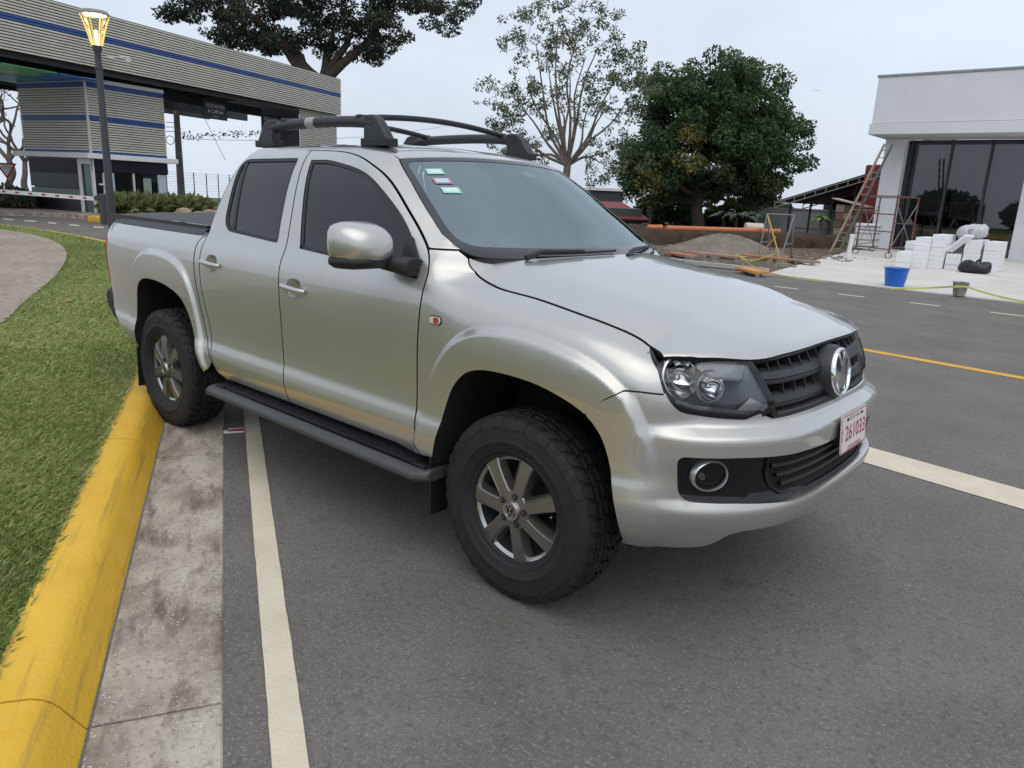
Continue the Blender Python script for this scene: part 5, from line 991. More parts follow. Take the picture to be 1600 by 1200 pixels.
for k in range(3):
    mb = MB(); c_, s_ = math.cos(.75), math.sin(.75); mb.box((.07*k-.02, .30+.08*k, .30), (.06, 1.0, .70), M=np.array([[c_, 0, s_], [0, 1, 0], [-s_, 0, c_]])); mb.build('foam_sheet', FOAM, ls, bevel=.012)
a, w, H, y0 = fx[1498]; bn = thing('wrapped_bundle', 'crumpled clear plastic wrapped bundle on top of the foam stacks', 'bundle', (a[0]+w*.1, y0+.5, FZ+H)); rr = np.random.default_rng(5)
th = np.linspace(0, 2*np.pi, 19)[:-1]; rows = [(x, .23*(1-abs(x/.42)**4)**.5) for x in np.linspace(-.41, .41, 13)]; v = [(x+rr.normal(0, .008), r*math.cos(t)*1.2*(1+rr.normal(0, .05)), .22+r*math.sin(t)*(1+rr.normal(0, .05))+.12*x) for x, r in rows for t in th]
mesh_obj('bundle_body', v, [(i*18+j, i*18+(j+1) % 18, (i+1)*18+(j+1) % 18, (i+1)*18+j) for i in range(12) for j in range(18)], mat('plastic_wrap', (.50, .50, .52), rough=.3, var=.2, scale=9, bump=.6, bscale=14), bn, smooth=40)
mb = MB(); mb.lathe([(.001, .0), (.04, .005), (.055, .03)], 12, (-.02, -.245, .24), np.array([[1, 0, 0], [0, 0, -1], [0, 1, 0]])); mb.build('bundle_core', VOID, bn)
# black bag, tub, bucket
c = gnd(1521, 426.5, FZ); bag = thing('black_bag', 'black slumped plastic bag lying in front of the foam stacks', 'bag', c); th = np.linspace(0, 2*np.pi, 25)[:-1]; v = []; pr = [(.30, 0), (.41, .05), (.425, .16), (.40, .25), (.33, .31), (.20, .30), (.10, .24), (.02, .22)]
for r, h in pr:
    for t in th: v.append((r*math.cos(t)*(1+rr.normal(0, .02)), .7*r*math.sin(t)*(1+rr.normal(0, .02)), h*(1+.12*math.sin(3*t+1)+rr.normal(0, .03))))
mesh_obj('bag_body', v, [(i*24+j, i*24+(j+1) % 24, (i+1)*24+(j+1) % 24, (i+1)*24+j) for i in range(7) for j in range(24)], mat('bag_black', (.012, .012, .014), rough=.35, bump=.6, bscale=16), bag, smooth=60); mb = MB(); mb.tube([(0, 0, .22), (.03, .02, .34), (.09, .0, .36)], [.05, .03, .05], 8); mb.build('bag_knot', mat('bag_black', (0, 0, 0)), bag, smooth=60)
c = gnd(1397, 447, FZ); tub = thing('blue_tub', 'bright blue round plastic tub standing on the pale forecourt edge', 'tub', (c[0], c[1], FZ)); k_ = .96
mb = MB(); mb.lathe([(.001, .02), (.185*k_, .02), (.185*k_, 0), (.20*k_, .004), (.225*k_, .15), (.255*k_, .37), (.272*k_, .378), (.275*k_, .40), (.262*k_, .402), (.245*k_, .37), (.21*k_, .06), (.001, .04)], 32); mb.build('tub_body', mat('blue_plastic', (.012, .13, .52), rough=.38, var=.08), tub, smooth=40)
mb = MB(); mb.lathe([(.229*k_, .16), (.234*k_, .168), (.232*k_, .18)], 32); mb.build('tub_rib', mat('blue_plastic', (0, 0, 0)), tub, smooth=40)
c = gnd(1498, 462, FZ); bk = thing('cement_bucket', 'small cement-stained grey bucket holding up the yellow tape', 'bucket', (c[0], c[1], FZ))
mb = MB(); mb.lathe([(.001, 0), (.105, 0), (.112, .03), (.145, .255), (.152, .262), (.152, .275), (.140, .275), (.11, .05), (.001, .04)], 24); mb.build('bucket_body', mat('bucket_grime', (.10, .095, .07), rough=.85, c2=(.42, .42, .36), scale=9), bk, smooth=40); mb = MB(); mb.tube([(.15*math.cos(t), .02, .26+.0-.11*math.sin(t)) for t in np.linspace(0, math.pi, 9)], .004, 5); mb.build('bucket_handle', GALV, bk)
# caution tape
tp = thing('caution_tape', 'yellow caution tape strung low along the forecourt edge past the bucket', 'tape', gnd(1300, 441, 0)); o0 = gnd(1300, 441, 0)
P = [gnd(1390, 451.5, .04), gnd(1440, 450.5, .05), gnd(1480, 448.5, .20), gnd(1490, 448, .29), gnd(1507, 448, .29), gnd(1540, 458, .16), gnd(1600, 472, .05), gnd(1700, 488, .04)]; P = catmull(np.array(P), 6)-o0
mb = MB(); strip(mb, P+[0, 0, .020], P-[0, 0, .016]); mb.build('tape_strip', mat('tape_yellow', (.60, .56, .14), rough=.5), tp)
P = catmull(np.array([gnd(1210, 397, .3), gnd(1165, 405, .25), gnd(1145, 392, .45), gnd(1185, 420, .12), gnd(1230, 432, .05), gnd(1290, 440, .03)]), 6)-o0; mb = MB(); strip(mb, P+[0, 0, .014], P-[0, 0, .014]); mb.build('tape_strip', mat('tape_yellow', (0, 0, 0)), tp)
# scaffold
sc0 = np.array([-7.6, 27.6, FZ]); scf = thing('scaffold_frame', 'rusty red scaffold tower on castors before the white column', 'scaffold', sc0)
c4 = [gnd(1337, 390, FZ), gnd(1390, 404, FZ), gnd(1424, 378, FZ), gnd(1362, 384, FZ)]; c4 = [pt(1337, 390, 28.5), pt(1388, 398, 26.5), pt(1424, 378, 28.6), pt(1364, 382, 30.6)]; c4 = [np.array([p[0], p[1], FZ]) for p in c4]
up_ = np.array([.0, 0, 2.15])
for k, p in enumerate(c4):
    mb = MB(); mb.tube([p+[0, 0, .16]-sc0, p+up_-sc0], .030, 8); mb.build('standard', RUST, scf)
    mb = MB(); mb.lathe([(.10, -.03), (.12, 0), (.10, .03)], 12, p+[0, 0, .11]-sc0, np.array([[1, 0, 0], [0, 0, -1], [0, 1, 0]])); mb.build('castor', STEEL, scf)
for (i, j), hs, m_ in (((0, 3), (.35, 1.0, 1.6, 2.12), GALV), ((1, 2), (.35, 1.2, 2.12), RUST), ((0, 1), (.30, .9, 1.5, 2.12), RUST), ((3, 2), (2.12,), RUST)):
    for h in hs: mb = MB(); mb.tube([c4[i]+[0, 0, h]-sc0, c4[j]+[0, 0, h]-sc0], .022, 6); mb.build('ledger', m_, scf)
for i, j in ((1, 2), (2, 1), (0, 3), (3, 0)): mb = MB(); mb.tube([c4[i]+[0, 0, .3]-sc0, c4[j]+[0, 0, 1.9]-sc0], .016, 6); mb.build('brace', GALV, scf)
# long ladder against the eave
a, b = pt(1302, 402, 27.5), pt(1388, 226, 30.0); a[2] = .03; lad = thing('long_ladder', 'long green and wooden ladder leaning up to the white eave', 'ladder', a); s_ = np.append(_r[:2], 0)*.15
for sg in (-1, 1): mb = MB(); mb.bar(s_*sg, b-a+s_*sg, .06, .09); mb.build('ladder_rail', WOOD if sg < 0 else mat('ladder_green', (.07, .095, .075), rough=.7, var=.25), lad)
for k in range(14): t_ = (k+.7)/14.5; mb = MB(); mb.tube([(b-a)*t_-s_, (b-a)*t_+s_], .018, 6); mb.build('rung', WOOD, lad)
# white tank and pipe stub near the scaffold
c = pt(1352, 384, 31.5); c[2] = .05; tk = thing('water_cube', 'white caged water tank standing behind the scaffold', 'tank', c); mb = MB(); mb.box((0, 0, .55), (.75, .9, 1.0)); mb.build('tank_body', WHT, tk, bevel=.06)
for k in range(4): mb = MB(); mb.box((0, 0, .15+.26*k), (.80, .95, .025)); mb.build('cage_bar', GALV, tk)
c = gnd(1324, 404, .03); pb = thing('white_pipe_stub', 'short upright white plastic pipe beside the long ladder', 'pipe', c); mb = MB(); mb.tube([(0, 0, 0), (.05, 0, .80)], .075, 14); mb.build('pipe_wall', WHT, pb, smooth=50); mb = MB(); mb.lathe([(.076, .70), (.084, .71), (.084, .80), (.07, .81)], 14, (.045, 0, 0)); mb.build('pipe_collar', WHT, pb)
# trestle (saw horse)
tc_ = gnd(1200, 392, .02); tr = thing('steel_trestle', 'thin grey steel trestle frame with a yellow brace on the dirt', 'trestle', tc_)
pts = {k: pt(*v) for k, v in dict(a=(1186, 388, 24.0), b=(1221, 392, 23.2), c=(1199, 334, 24.0), d=(1241, 336, 23.2), e=(1206, 384, 25.0), f=(1238, 386, 24.4)).items()}
for k in 'abef': pts[k][2] = .02
for p, q in (('a', 'c'), ('e', 'c'), ('b', 'd'), ('f', 'd'), ('c', 'd')): mb = MB(); mb.tube([pts[p]-tc_, pts[q]-tc_], .022, 6); mb.build('trestle_tube', GALV, tr)
for t_ in (.35, .7): mb = MB(); mb.tube([pts['a']+(pts['c']-pts['a'])*t_-tc_, pts['e']+(pts['c']-pts['e'])*t_-tc_], .018, 6); mb.tube([pts['b']+(pts['d']-pts['b'])*t_-tc_, pts['f']+(pts['d']-pts['f'])*t_-tc_], .018, 6); mb.build('trestle_rung', GALV, tr)
mb = MB(); mb.tube([pts['c']-tc_, pts['b']-tc_], .022, 6); mb.build('trestle_brace', mat('brace_yellow', (.55, .38, .10), rough=.6), tr); mb = MB(); mb.tube([pts['a']-tc_, pts['a']+(pts['d']-pts['a'])*.5-tc_], .02, 6); mb.build('trestle_brace', mat('brace_yellow', (0, 0, 0)), tr)
# excavation bank with pipe
def mound(name, poly_c, rx, ry, h, m, rz, seed, n=48, rough=.05):
    g = np.random.default_rng(seed); v = []; nr = 16
    for i in range(nr+1):
        r = i/nr
        for j in range(n):
            t = 2*np.pi*j/n; hh = h*(math.cos(min(r, 1)*math.pi)*.5+.5)**.8; x, y = r*rx*math.cos(t), r*ry*math.sin(t)*(1+.1*math.sin(3*t)); v.append((x*math.cos(rz)-y*math.sin(rz), x*math.sin(rz)+y*math.cos(rz), hh+g.normal(0, rough*h*.5)*(1-r)-.03*(r >= 1)))
    return mesh_obj(name, v, [(i*n+j, i*n+(j+1) % n, (i+1)*n+(j+1) % n, (i+1)*n+j) for i in range(nr) for j in range(n)], m, smooth=60, loc=poly_c)
GRAV = surfmat('gravel_pile', [(2.5, 7, .3, .7, (.15, .125, .10), (.25, .215, .18), 'base'), (14, 5, .55, .75, (.30, .27, .23), None, 'mix'), (40, 3, .6, .75, (.07, .055, .045), None, 'mix')], .95, [(18, .9), (80, .8)])
c = gnd(1125, 397, .02); tag(mound('gravel_heap', (c[0]-.3, c[1]+.9, .02), 2.3, 1.3, .62, GRAV, .45, 2), 'low grey-brown heap of gravel behind the orange boards', 'gravel heap')
# soil bank
bk0, bk1 = pt(960, 385, 27.5), pt(1320, 380, 31.5); bank = MB(); dv = (bk1-bk0)*[1, 1, 0]; nb = 70; pr = [(0, 0.0), (.15, .30), (.28, .46), (.6, .55), (2.5, .52), (9, .3)]; g = np.random.default_rng(8); nv = np.array([-dv[1], dv[0], 0])/np.linalg.norm(dv)
if nv@(CAM-bk0) > 0: nv = -nv
v = []
for i in range(nb+1):
    for d_, z in pr: p = bk0*[1, 1, 0]+dv*i/nb+nv*(d_+g.normal(0, .06)); v.append((p[0], p[1], max(.0, z*.95+g.normal(0, .035)*(z > 0))))
tag(mesh_obj('soil_bank', v, [(i*6+j, i*6+j+1, (i+1)*6+j+1, (i+1)*6+j) for i in range(nb) for j in range(5)], surfmat('dark_soil', [(2, 7, .3, .7, (.030, .020, .014), (.07, .045, .030), 'base'), (18, 4, .6, .75, (.12, .085, .06), None, 'mix')], .95, [(20, .9)]), smooth=60), kind='structure')
ORP = mat('orange_pipe', (.52, .17, .065), rough=.45, var=.1, scale=2)
for (p0, p1, D0, D1, lab) in (((1011, 362), (1033, 363), 29.6, 29.8, 'short orange plastic pipe end at the far end of the soil bank'), ((1040, 361.5), (1187, 368), 29.6, 31.4, 'long orange plastic pipe lying along the soil bank'), ((1187, 369.5), (1216, 370.5), 31.2, 31.6, 'orange plastic pipe length beside the trestle')):
    a, b = pt(*p0, D0), pt(*p1, D1); a[2] = b[2] = .60; pi = thing('orange_pipe', lab, 'pipe', (a+b)/2); h_ = (b-a)/2; mb = MB(); mb.tube([-h_, h_], .105, 16); mb.build('pipe_wall', ORP, pi, smooth=50); mb = MB(); mb.tube([h_-h_/np.linalg.norm(h_)*.18, h_], .120, 16); mb.build('pipe_socket', ORP, pi, smooth=50)
c = pt(1177, 361, 31.9); c[2] = .70; dr_ = thing('cream_drum', 'cream plastic drum lying on the soil bank behind the trestle', 'drum', c); s_ = np.append(_r[:2], 0); mb = MB(); mb.tube([-s_*.36, s_*.36], .20, 20); mb.build('drum_body', mat('cream_plastic', (.55, .50, .40), rough=.5), dr_, smooth=50)
for q in (-.2, .2): mb = MB(); mb.tube([s_*(q-.02), s_*(q+.02)], .208, 20); mb.build('drum_hoop', mat('cream_plastic', (0, 0, 0)), dr_, smooth=50)
# boards on the ground
BD = [((1045, 396), (1084, 402), 'orange formwork board end beside the gravel heap', WOODO), ((1083, 396), (1165, 404), 'pale pinkish formwork board lying before the gravel heap', mat('pink_board', (.40, .22, .15), rough=.75, var=.15, scale=4)), ((1162, 400), (1242, 408), 'orange formwork board nearest the trestle foot', WOODO), ((1240, 408), (1275, 412), 'short grey-brown plank end lying by the ladder', WOOD), ((1160, 421), (1190, 428), 'orange board tilted on the kerb edge', mat('bright_orange', (.60, .24, .05), rough=.6))]
for (p0, p1, lab, m_) in BD:
    a, b = gnd(*p0, .08), gnd(*p1, .08); pl = thing('formwork_board', lab, 'board', ((a+b)/2*[1, 1, 0])+[0, 0, .02]); d = (b-a)/2
    mb = MB(); mb.bar((-d[0], -d[1], .09), (d[0], d[1], .09), .42, .05); mb.build('board', m_, pl)
    for t_ in (-.7, .7): mb = MB(); mb.box((d[0]*t_, d[1]*t_, .03), (.09, .5, .08), rz=.3); mb.build('bearer', WOOD, pl)
g = np.random.default_rng(12); n = 340; P0 = g.uniform((-12, 15.2), (-5.9, 24), (n, 2)); V = []
mb = MB()
for p in P0:
    s_ = abs(g.normal(.04, .05))+.02; mb.box((p[0], p[1], .02+s_*.3), (s_*g.uniform(.8, 2.2), s_, s_*.7), rz=g.uniform(0, 3))
tag(mb.build('rubble', mat('rubble_grey', (.28, .25, .22), rough=.95, var=.3, scale=3)), 'scattered pale rubble and stones over the dirt yard', 'rubble', kind='stuff')
# shed
sa = pt(1230, 362, 42.5); sb = pt(1345, 368, 39.5); sa[2] = sb[2] = 0; sx_ = (sb-sa)/np.linalg.norm(sb-sa); sy_ = np.array([-sx_[1], sx_[0], 0]);
if sy_@(sa-CAM) < 0: sy_ = -sy_
WS = np.linalg.norm(sb-sa)+2.2; shed = thing('open_shed', 'open-sided shed with sloping dark roof on thin posts', 'shed', sa); Ms = np.stack([sx_, sy_, (0, 0, 1)], 1)
def q3(a, b, z): return Ms@np.array([a, b, z])
z0, z1 = 1.85, 3.95
mb = MB(); mb.add([q3(-.3, -1.2, z0-.02), q3(WS, -1.2, z1), q3(WS, 7, z1), q3(-.3, 7, z0-.02), q3(-.3, -1.2, z0+.03), q3(WS, -1.2, z1+.05), q3(WS, 7, z1+.05), q3(-.3, 7, z0+.03)], [(0, 3, 2, 1), (4, 5, 6, 7), (0, 1, 5, 4), (1, 2, 6, 5), (2, 3, 7, 6), (3, 0, 4, 7)]); mb.build('roof', mat('shed_roof', (.07, .065, .065), rough=.6, var=.2, scale=2), shed)
for d_ in (-1.2, 2, 6.5):
    mb = MB(); mb.bar(q3(-.3, d_, z0-.06), q3(WS, d_, z1-.04), .05, .05); mb.bar(q3(-.3, d_, z0-.30), q3(WS, d_, z1-.30), .05, .05)
    for k in range(13): t_ = k/12; a = q3(-.3+(WS+.3)*t_, d_, z0-.05+(z1-z0)*t_); mb.bar(a, a-np.array([0, 0, .25]), .04, .04, up=(1, 0, 0))
    mb.build('truss', mat('truss_pale', (.26, .24, .23), rough=.6), shed)
for k in range(6): t_ = k/5*.92; mb = MB(); mb.bar(q3(WS*t_, 0, 0), q3(WS*t_, 0, z0-.05+(z1-z0)*t_), .09, .09, up=(1, 0, 0)); mb.build('post', STEEL, shed)
mb = MB(); mb.box(q3(WS/2-2.5, 5.5, .75), (WS+5, .1, 1.6), M=Ms); mb.build('back_wall', mat('shed_wall', (.34, .34, .35), rough=.8, var=.15, scale=1), shed); mb = MB(); mb.box(q3(WS/2-.4, 5.6, 2.1), (WS+.8, .1, 1.1), M=Ms); mb.build('upper_wall', STEEL, shed)
for z in (.5, 1.45): mb = MB(); mb.bar(q3(0, 0, z), q3(WS*.92, 0, z), .05, .05); mb.build('rail', STEEL, shed)
c = pt(1384, 300, 38); rw = thing('red_container', 'dark red sheet wall showing between shed and white column', 'container', (c[0], c[1]+1, 0)); mb = MB(); mb.box((0, 0, 1.9), (2.0, 2.5, 3.8)); mb.build('container_body', mat('red_sheet', (.22, .025, .03), rough=.6, var=.1), rw)
for k in range(9): mb = MB(); mb.box((-1+.25*k, -1.26, 1.9), (.06, .03, 3.7)); mb.build('container_rib', mat('red_sheet', (0, 0, 0)), rw)
c = pt(1324, 372, 36.5); c[2] = .02; pa = thing('brick_pallet', 'stack of bricks and scrap with a torn cover beside the shed', 'brick pallet', c)
for k in range(5):
    for j in range(3): mb = MB(); mb.box((-.42+.42*j, 0, .20+.36*k), (.40, .7, .33), rz=.06*((k*3+j) % 5-2)); mb.build('brick_block', mat('brick_%d' % ((k+j) % 3), [(.22, .11, .08), (.30, .24, .19), (.15, .10, .08)][(k+j) % 3], rough=.9, var=.2), pa)
mb = MB(); mb.box((0, 0, 1.92), (1.7, 1.0, .05), M=np.array([[.97, 0, .2], [0, 1, 0], [-.2, 0, .97]])); mb.build('cover_sheet', mat('torn_cover', (.55, .42, .40), rough=.6, var=.2), pa)
# houses far behind
c = pt(975, 348, 52); c[2] = 0; hs = thing('red_roof_house', 'small house with faded red roof behind the windshield', 'house', c)
hx = np.append(_r[:2], 0); hx /= np.linalg.norm(hx); hy = np.array([-hx[1], hx[0], 0]); Mh = np.stack([hx, hy, (0, 0, 1)], 1)
mb = MB(); mb.box(Mh@np.array([-.6, 2, .4]), (3.6, 4, 1.2), M=Mh); mb.build('wall', mat('house_green', (.10, .13, .12), rough=.8), hs)
zl = pt(1015, 345, 52)[2]; zh = pt(972, 318, 52)[2]; mb = MB(); mb.add([Mh@np.array(p) for p in ((-3.2, -.5, zl), (1.75, -.5, zl), (.2, 3.0, zh), (-3.2, 3.0, zh), (-3.2, -.5, zl+.08), (1.75, -.5, zl+.08), (.2, 3.0, zh+.08), (-3.2, 3.0, zh+.08))], [(0, 3, 2, 1), (4, 5, 6, 7), (0, 1, 5, 4), (1, 2, 6, 5), (2, 3, 7, 6), (3, 0, 4, 7)]); mb.build('roof', mat('red_roof', (.24, .045, .05), rough=.7, var=.12, scale=3), hs)
c = pt(945, 345, 60); c[2] = 0; h2 = thing('grey_shed_house', 'dark grey block with white parapet above the red roof', 'building', c); zt = pt(945, 298, 60)[2]; mb = MB(); mb.box(Mh@np.array([.0, 2, zt/2]), (2.6, 4, zt), M=Mh); mb.build('wall', mat('dark_block', (.05, .055, .06), rough=.8, var=.2), h2); mb = MB(); mb.box(Mh@np.array([.0, 2, zt+.1]), (2.9, 4.3, .2), M=Mh); mb.build('parapet', WHT, h2)
# ================================================================ TREES AND PLANTS
def leaves(c, d, l, w, droop=0.):
    n = len(c); r_ = rng.normal(size=(n, 3)); d = d/np.linalg.norm(d, axis=1, keepdims=True); e = np.cross(d, r_); e /= np.linalg.norm(e, axis=1, keepdims=True)+1e-9
    l = l[:, None]; w = w[:, None]; return np.stack([c, c+d*l*.5+e*w, c+d*l, c+d*l*.5-e*w], 1)
BARK = mat('bark', (.055, .043, .035), rough=.95, var=.35, scale=5, bump=.6, bscale=18); BARKG = mat('grey_bark', (.16, .135, .115), rough=.95, var=.3, scale=5, bump=.5, bscale=18)
def limb(p, q, r0, r1, wob, g, n=7):
    p, q = np.array(p, float), np.array(q, float); L_ = np.linalg.norm(q-p); P = [p+(q-p)*t+g.normal(0, wob*L_, 3)*math.sin(math.pi*t) for t in np.linspace(0, 1, 4)]; P = catmull(P, 3); return P, np.linspace(r0, r1, len(P))
def make_tree(name, label, base, trunk_top, trunk_r, clumps, nleaf, lsize, lmat, bark, seed, nlimb=40, flat_=.8, droop=.35, sparse=False, group=None, tone_fn=None, cat='tree', forks=None, fk=.62):
    """clumps: (n,4) centre+radius relative to base"""
    g = np.random.default_rng(seed); base = np.array(base, float); t = thing(name, label, cat, base, 0, group); clumps = np.asarray(clumps, float)
    mb = MB(); tt = np.array(trunk_top, float); P, r_ = limb((0, 0, -.1), tt, trunk_r*1.25, trunk_r*.8, .03, g); r_[0] *= 1.35; mb.tube(P, r_, 12)
    mains = forks if forks is not None else [tt+np.array([math.cos(a)*trunk_r*5, math.sin(a)*trunk_r*5, trunk_r*6]) for a in np.linspace(0, 6.28, 6)[:-1]+g.uniform(0, 1)]
    nodes = []; rad = []
    for m_ in mains:
        P, r_ = limb(tt-[0, 0, .1], m_, trunk_r*fk, trunk_r*fk*(.58 if fk > .5 else .22), .05, g); mb.tube(P, r_, 8)
        for q in range(3, len(P), 2): nodes.append(P[q]); rad.append(r_[q])
    order = np.argsort([min(np.linalg.norm(c[:3]-m_) for m_ in mains) for c in clumps])
    for i in order[:nlimb]:
        c = clumps[i, :3]; dd = [np.linalg.norm(c-n_)+(.5 if n_[2] > c[2]+.5 else 0) for n_ in nodes]; k = int(np.argmin(dd)); r0 = rad[k]*.72; P, r_ = limb(nodes[k], c, max(r0, .012), max(r0*.35, .008), .07, g); mb.tube(P, r_, 6, cap=False)
        nodes += [P[len(P)//2], P[-1]]; rad += [max(r0*.75, .012), max(r0*.45, .010)]
    mb.build('trunk', bark, t, smooth=60)
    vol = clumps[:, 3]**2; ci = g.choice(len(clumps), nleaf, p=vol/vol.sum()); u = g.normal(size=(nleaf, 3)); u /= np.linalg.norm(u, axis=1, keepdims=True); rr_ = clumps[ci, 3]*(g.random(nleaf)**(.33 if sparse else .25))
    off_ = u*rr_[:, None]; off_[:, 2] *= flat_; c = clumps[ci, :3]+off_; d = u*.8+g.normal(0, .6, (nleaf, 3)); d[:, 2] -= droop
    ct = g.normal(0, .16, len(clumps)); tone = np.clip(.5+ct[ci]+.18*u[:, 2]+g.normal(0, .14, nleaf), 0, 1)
    if tone_fn is not None: tone = tone_fn(c, tone)
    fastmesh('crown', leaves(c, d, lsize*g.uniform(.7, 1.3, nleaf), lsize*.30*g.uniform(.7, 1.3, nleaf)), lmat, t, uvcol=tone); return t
def shell(n, blobs, g, r0, r1, inner=.25):
    out = []; w = np.array([b[3]*b[4]*b[5] for b in blobs])**(2/3); k = g.choice(len(blobs), n, p=w/w.sum())
    for i in k:
        b = blobs[i]; u = g.normal(size=3); u /= np.linalg.norm(u); f = 1-g.random()**2*.5 if g.random() > inner else g.random()*.7; out.append((b[0]+u[0]*b[3]*f, b[1]+u[1]*b[4]*f, b[2]+u[2]*b[5]*f, g.uniform(r0, r1)))
    return np.array(out)
rh = np.append(_r[:2], 0); rh /= np.linalg.norm(rh)
def rel(px, py, D, base): return pt(px, py, D)-base
# --- dense mango tree
mbase = gnd(1092, 357); mbase = pt(1092, 357, 46.); mbase[2] = 0
g = np.random.default_rng(21); bl = []
for px, py, rw, rhh in ((1110, 150, 85, 62), (1060, 185, 75, 70), (1170, 180, 68, 72), (1205, 235, 60, 58), (1020, 250, 55, 50), (1115, 235, 90, 55), (1000, 280, 38, 28), (1165, 275, 50, 30), (1225, 225, 38, 40), (1050, 285, 45, 30), (1105, 288, 40, 24), (1190, 290, 40, 24), (990, 262, 34, 34)):
    c = rel(px, py, 46., mbase); s_ = 46./FPX; bl.append((c[0], c[1], c[2], rw*s_, rw*s_*.95, rhh*s_))
cl = shell(540, bl, g, .38, .68, .18)
yc = [rel(1080, 215, 44, mbase), rel(1078, 248, 44, mbase), rel(1015, 285, 44.5, mbase)]
def mtone(c, t):
    t = t*.62
    for y_ in yc: dd = np.linalg.norm((c-y_)*[1, .5, 1], axis=1); t = np.where(dd < .75, .72+.25*rng.random(len(t)), t)
    return t
def ramp3(name, a, b, c):
    m = leafmat(name, a, c); r = [n for n in m.node_tree.nodes if n.type == 'VALTORGB'][0]; e = r.color_ramp.elements.new(.62); e.color = (*b, 1); return m
MANGO = ramp3('mango_leaf', (.028, .060, .026), (.100, .160, .062), (.30, .25, .07))
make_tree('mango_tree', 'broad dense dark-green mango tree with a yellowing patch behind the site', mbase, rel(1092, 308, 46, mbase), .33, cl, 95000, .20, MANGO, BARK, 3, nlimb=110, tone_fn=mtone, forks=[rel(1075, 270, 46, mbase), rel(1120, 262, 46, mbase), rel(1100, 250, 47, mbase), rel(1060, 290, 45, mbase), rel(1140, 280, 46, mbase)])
# --- open, thin-leaved tree
tb = pt(888, 330, 34.); tb[2] = 0; g = np.random.default_rng(31); ends = []
for px, py in ((830, 20), (850, 60), (880, 10), (905, 30), (930, 15), (940, 60), (960, 90), (985, 95), (1005, 110), (1010, 140), (990, 130), (975, 165), (1000, 175), (830, 90), (815, 140), (840, 130), (790, 130), (765, 140), (780, 180), (800, 160), (775, 215), (800, 230), (790, 255), (820, 200), (835, 170), (860, 110), (890, 90), (915, 110), (900, 150), (930, 140), (945, 180), (955, 130), (870, 160), (850, 210), (940, 240), (960, 225), (975, 250), (950, 270), (985, 235), (810, 60), (805, 40), (920, 70), (870, 50), (830, 240), (885, 60), (950, 45), (775, 170), (965, 120)):
    for j in range(6): ends.append(np.append(rel(px+g.normal(0, 15), py+g.normal(0, 14), 34+g.normal(0, 1.6), tb), g.uniform(.12, .30)))
OPEN = leafmat('open_leaf', (.045, .065, .032), (.15, .17, .085))
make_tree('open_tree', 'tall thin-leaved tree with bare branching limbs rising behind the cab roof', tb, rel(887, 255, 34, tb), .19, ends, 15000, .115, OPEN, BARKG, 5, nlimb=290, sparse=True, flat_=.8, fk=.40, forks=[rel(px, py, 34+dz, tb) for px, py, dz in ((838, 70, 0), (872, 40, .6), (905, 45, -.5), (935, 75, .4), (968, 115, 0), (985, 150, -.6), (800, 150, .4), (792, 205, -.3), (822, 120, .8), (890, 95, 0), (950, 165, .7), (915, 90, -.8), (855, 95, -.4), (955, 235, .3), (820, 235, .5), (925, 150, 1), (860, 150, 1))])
# --- great spreading tree behind the gantry
bb = pt(500, 330, 57.); bb[2] = 0; g = np.random.default_rng(41); bl = []
for px, py, rw, rhh in ((300, 15, 62, 26), (360, 35, 70, 30), (420, 20, 80, 45), (470, 55, 60, 22), (520, 10, 90, 40), (560, 50, 60, 26), (610, 30, 60, 28), (670, 12, 55, 22), (585, 75, 36, 16), (705, 30, 24, 14), (420, 75, 40, 14), (330, -25, 110, 50), (480, -50, 140, 60), (620, -40, 120, 50), (350, 60, 34, 12), (270, 20, 28, 14)):
    c = rel(px, py, 57., bb); s_ = 57./FPX; bl.append((c[0], c[1], c[2], rw*s_, rw*s_, rhh*s_))
cl = shell(300, bl, g, .45, .95, .3); BIGL = leafmat('rain_leaf', (.022, .034, .026), (.085, .105, .065))
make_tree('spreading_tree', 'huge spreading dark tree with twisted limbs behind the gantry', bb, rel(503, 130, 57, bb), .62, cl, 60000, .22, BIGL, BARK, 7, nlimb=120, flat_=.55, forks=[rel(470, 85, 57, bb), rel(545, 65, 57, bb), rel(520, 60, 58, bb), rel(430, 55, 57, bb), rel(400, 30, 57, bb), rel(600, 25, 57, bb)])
# small overhanging twig cluster at the very top left
# --- bare trees beyond the booth
for k, (px, py, D, lab) in enumerate(((18, 300, 44, 'bare grey branching tree beside the yield sign'), (42, 295, 50, 'taller bare leafless tree close behind the booth'), (-25, 300, 42, 'bare pale tree beyond the hedge end'))):
    bs = pt(px, py, D); bs[2] = 0; g = np.random.default_rng(60+k); t = thing('bare_tree', lab, 'tree', bs); mb = MB(); nodes = [(np.array([0, 0, 0.]), np.array([0, 0, 2.2]), .20)]; P, r_ = limb((0, 0, 0), (.2, 0, 2.2), .22, .15, .04, g); mb.tube(P, r_, 8); tips = [(np.array([.2, 0, 2.2]), np.array([0, 0, 1.]), .13)]
    for lv in range(5):
        nt_ = []
        for p, d, r in tips:
            for j in range(2 if lv else 3):
                d2 = d+g.normal(0, .55, 3); d2[2] = abs(d2[2])*.8+.15; d2 /= np.linalg.norm(d2); q = p+d2*(1.7-.22*lv)*g.uniform(.7, 1.2); P, r_ = limb(p, q, r, r*.62, .06, g); mb.tube(P, r_, 5, cap=False); nt_.append((q, d2, r*.62))
        tips = nt_
    o = mb.build('trunk', BARKG, t, smooth=60)
    n = 260; ix = g.integers(0, len(tips), n); c = np.array([tips[i][0] for i in ix])+g.normal(0, .25, (n, 3)); fastmesh('crown', leaves(c, g.normal(size=(n, 3)), g.uniform(.1, .2, n), g.uniform(.03, .06, n)), OPEN, t, uvcol=g.random(n))
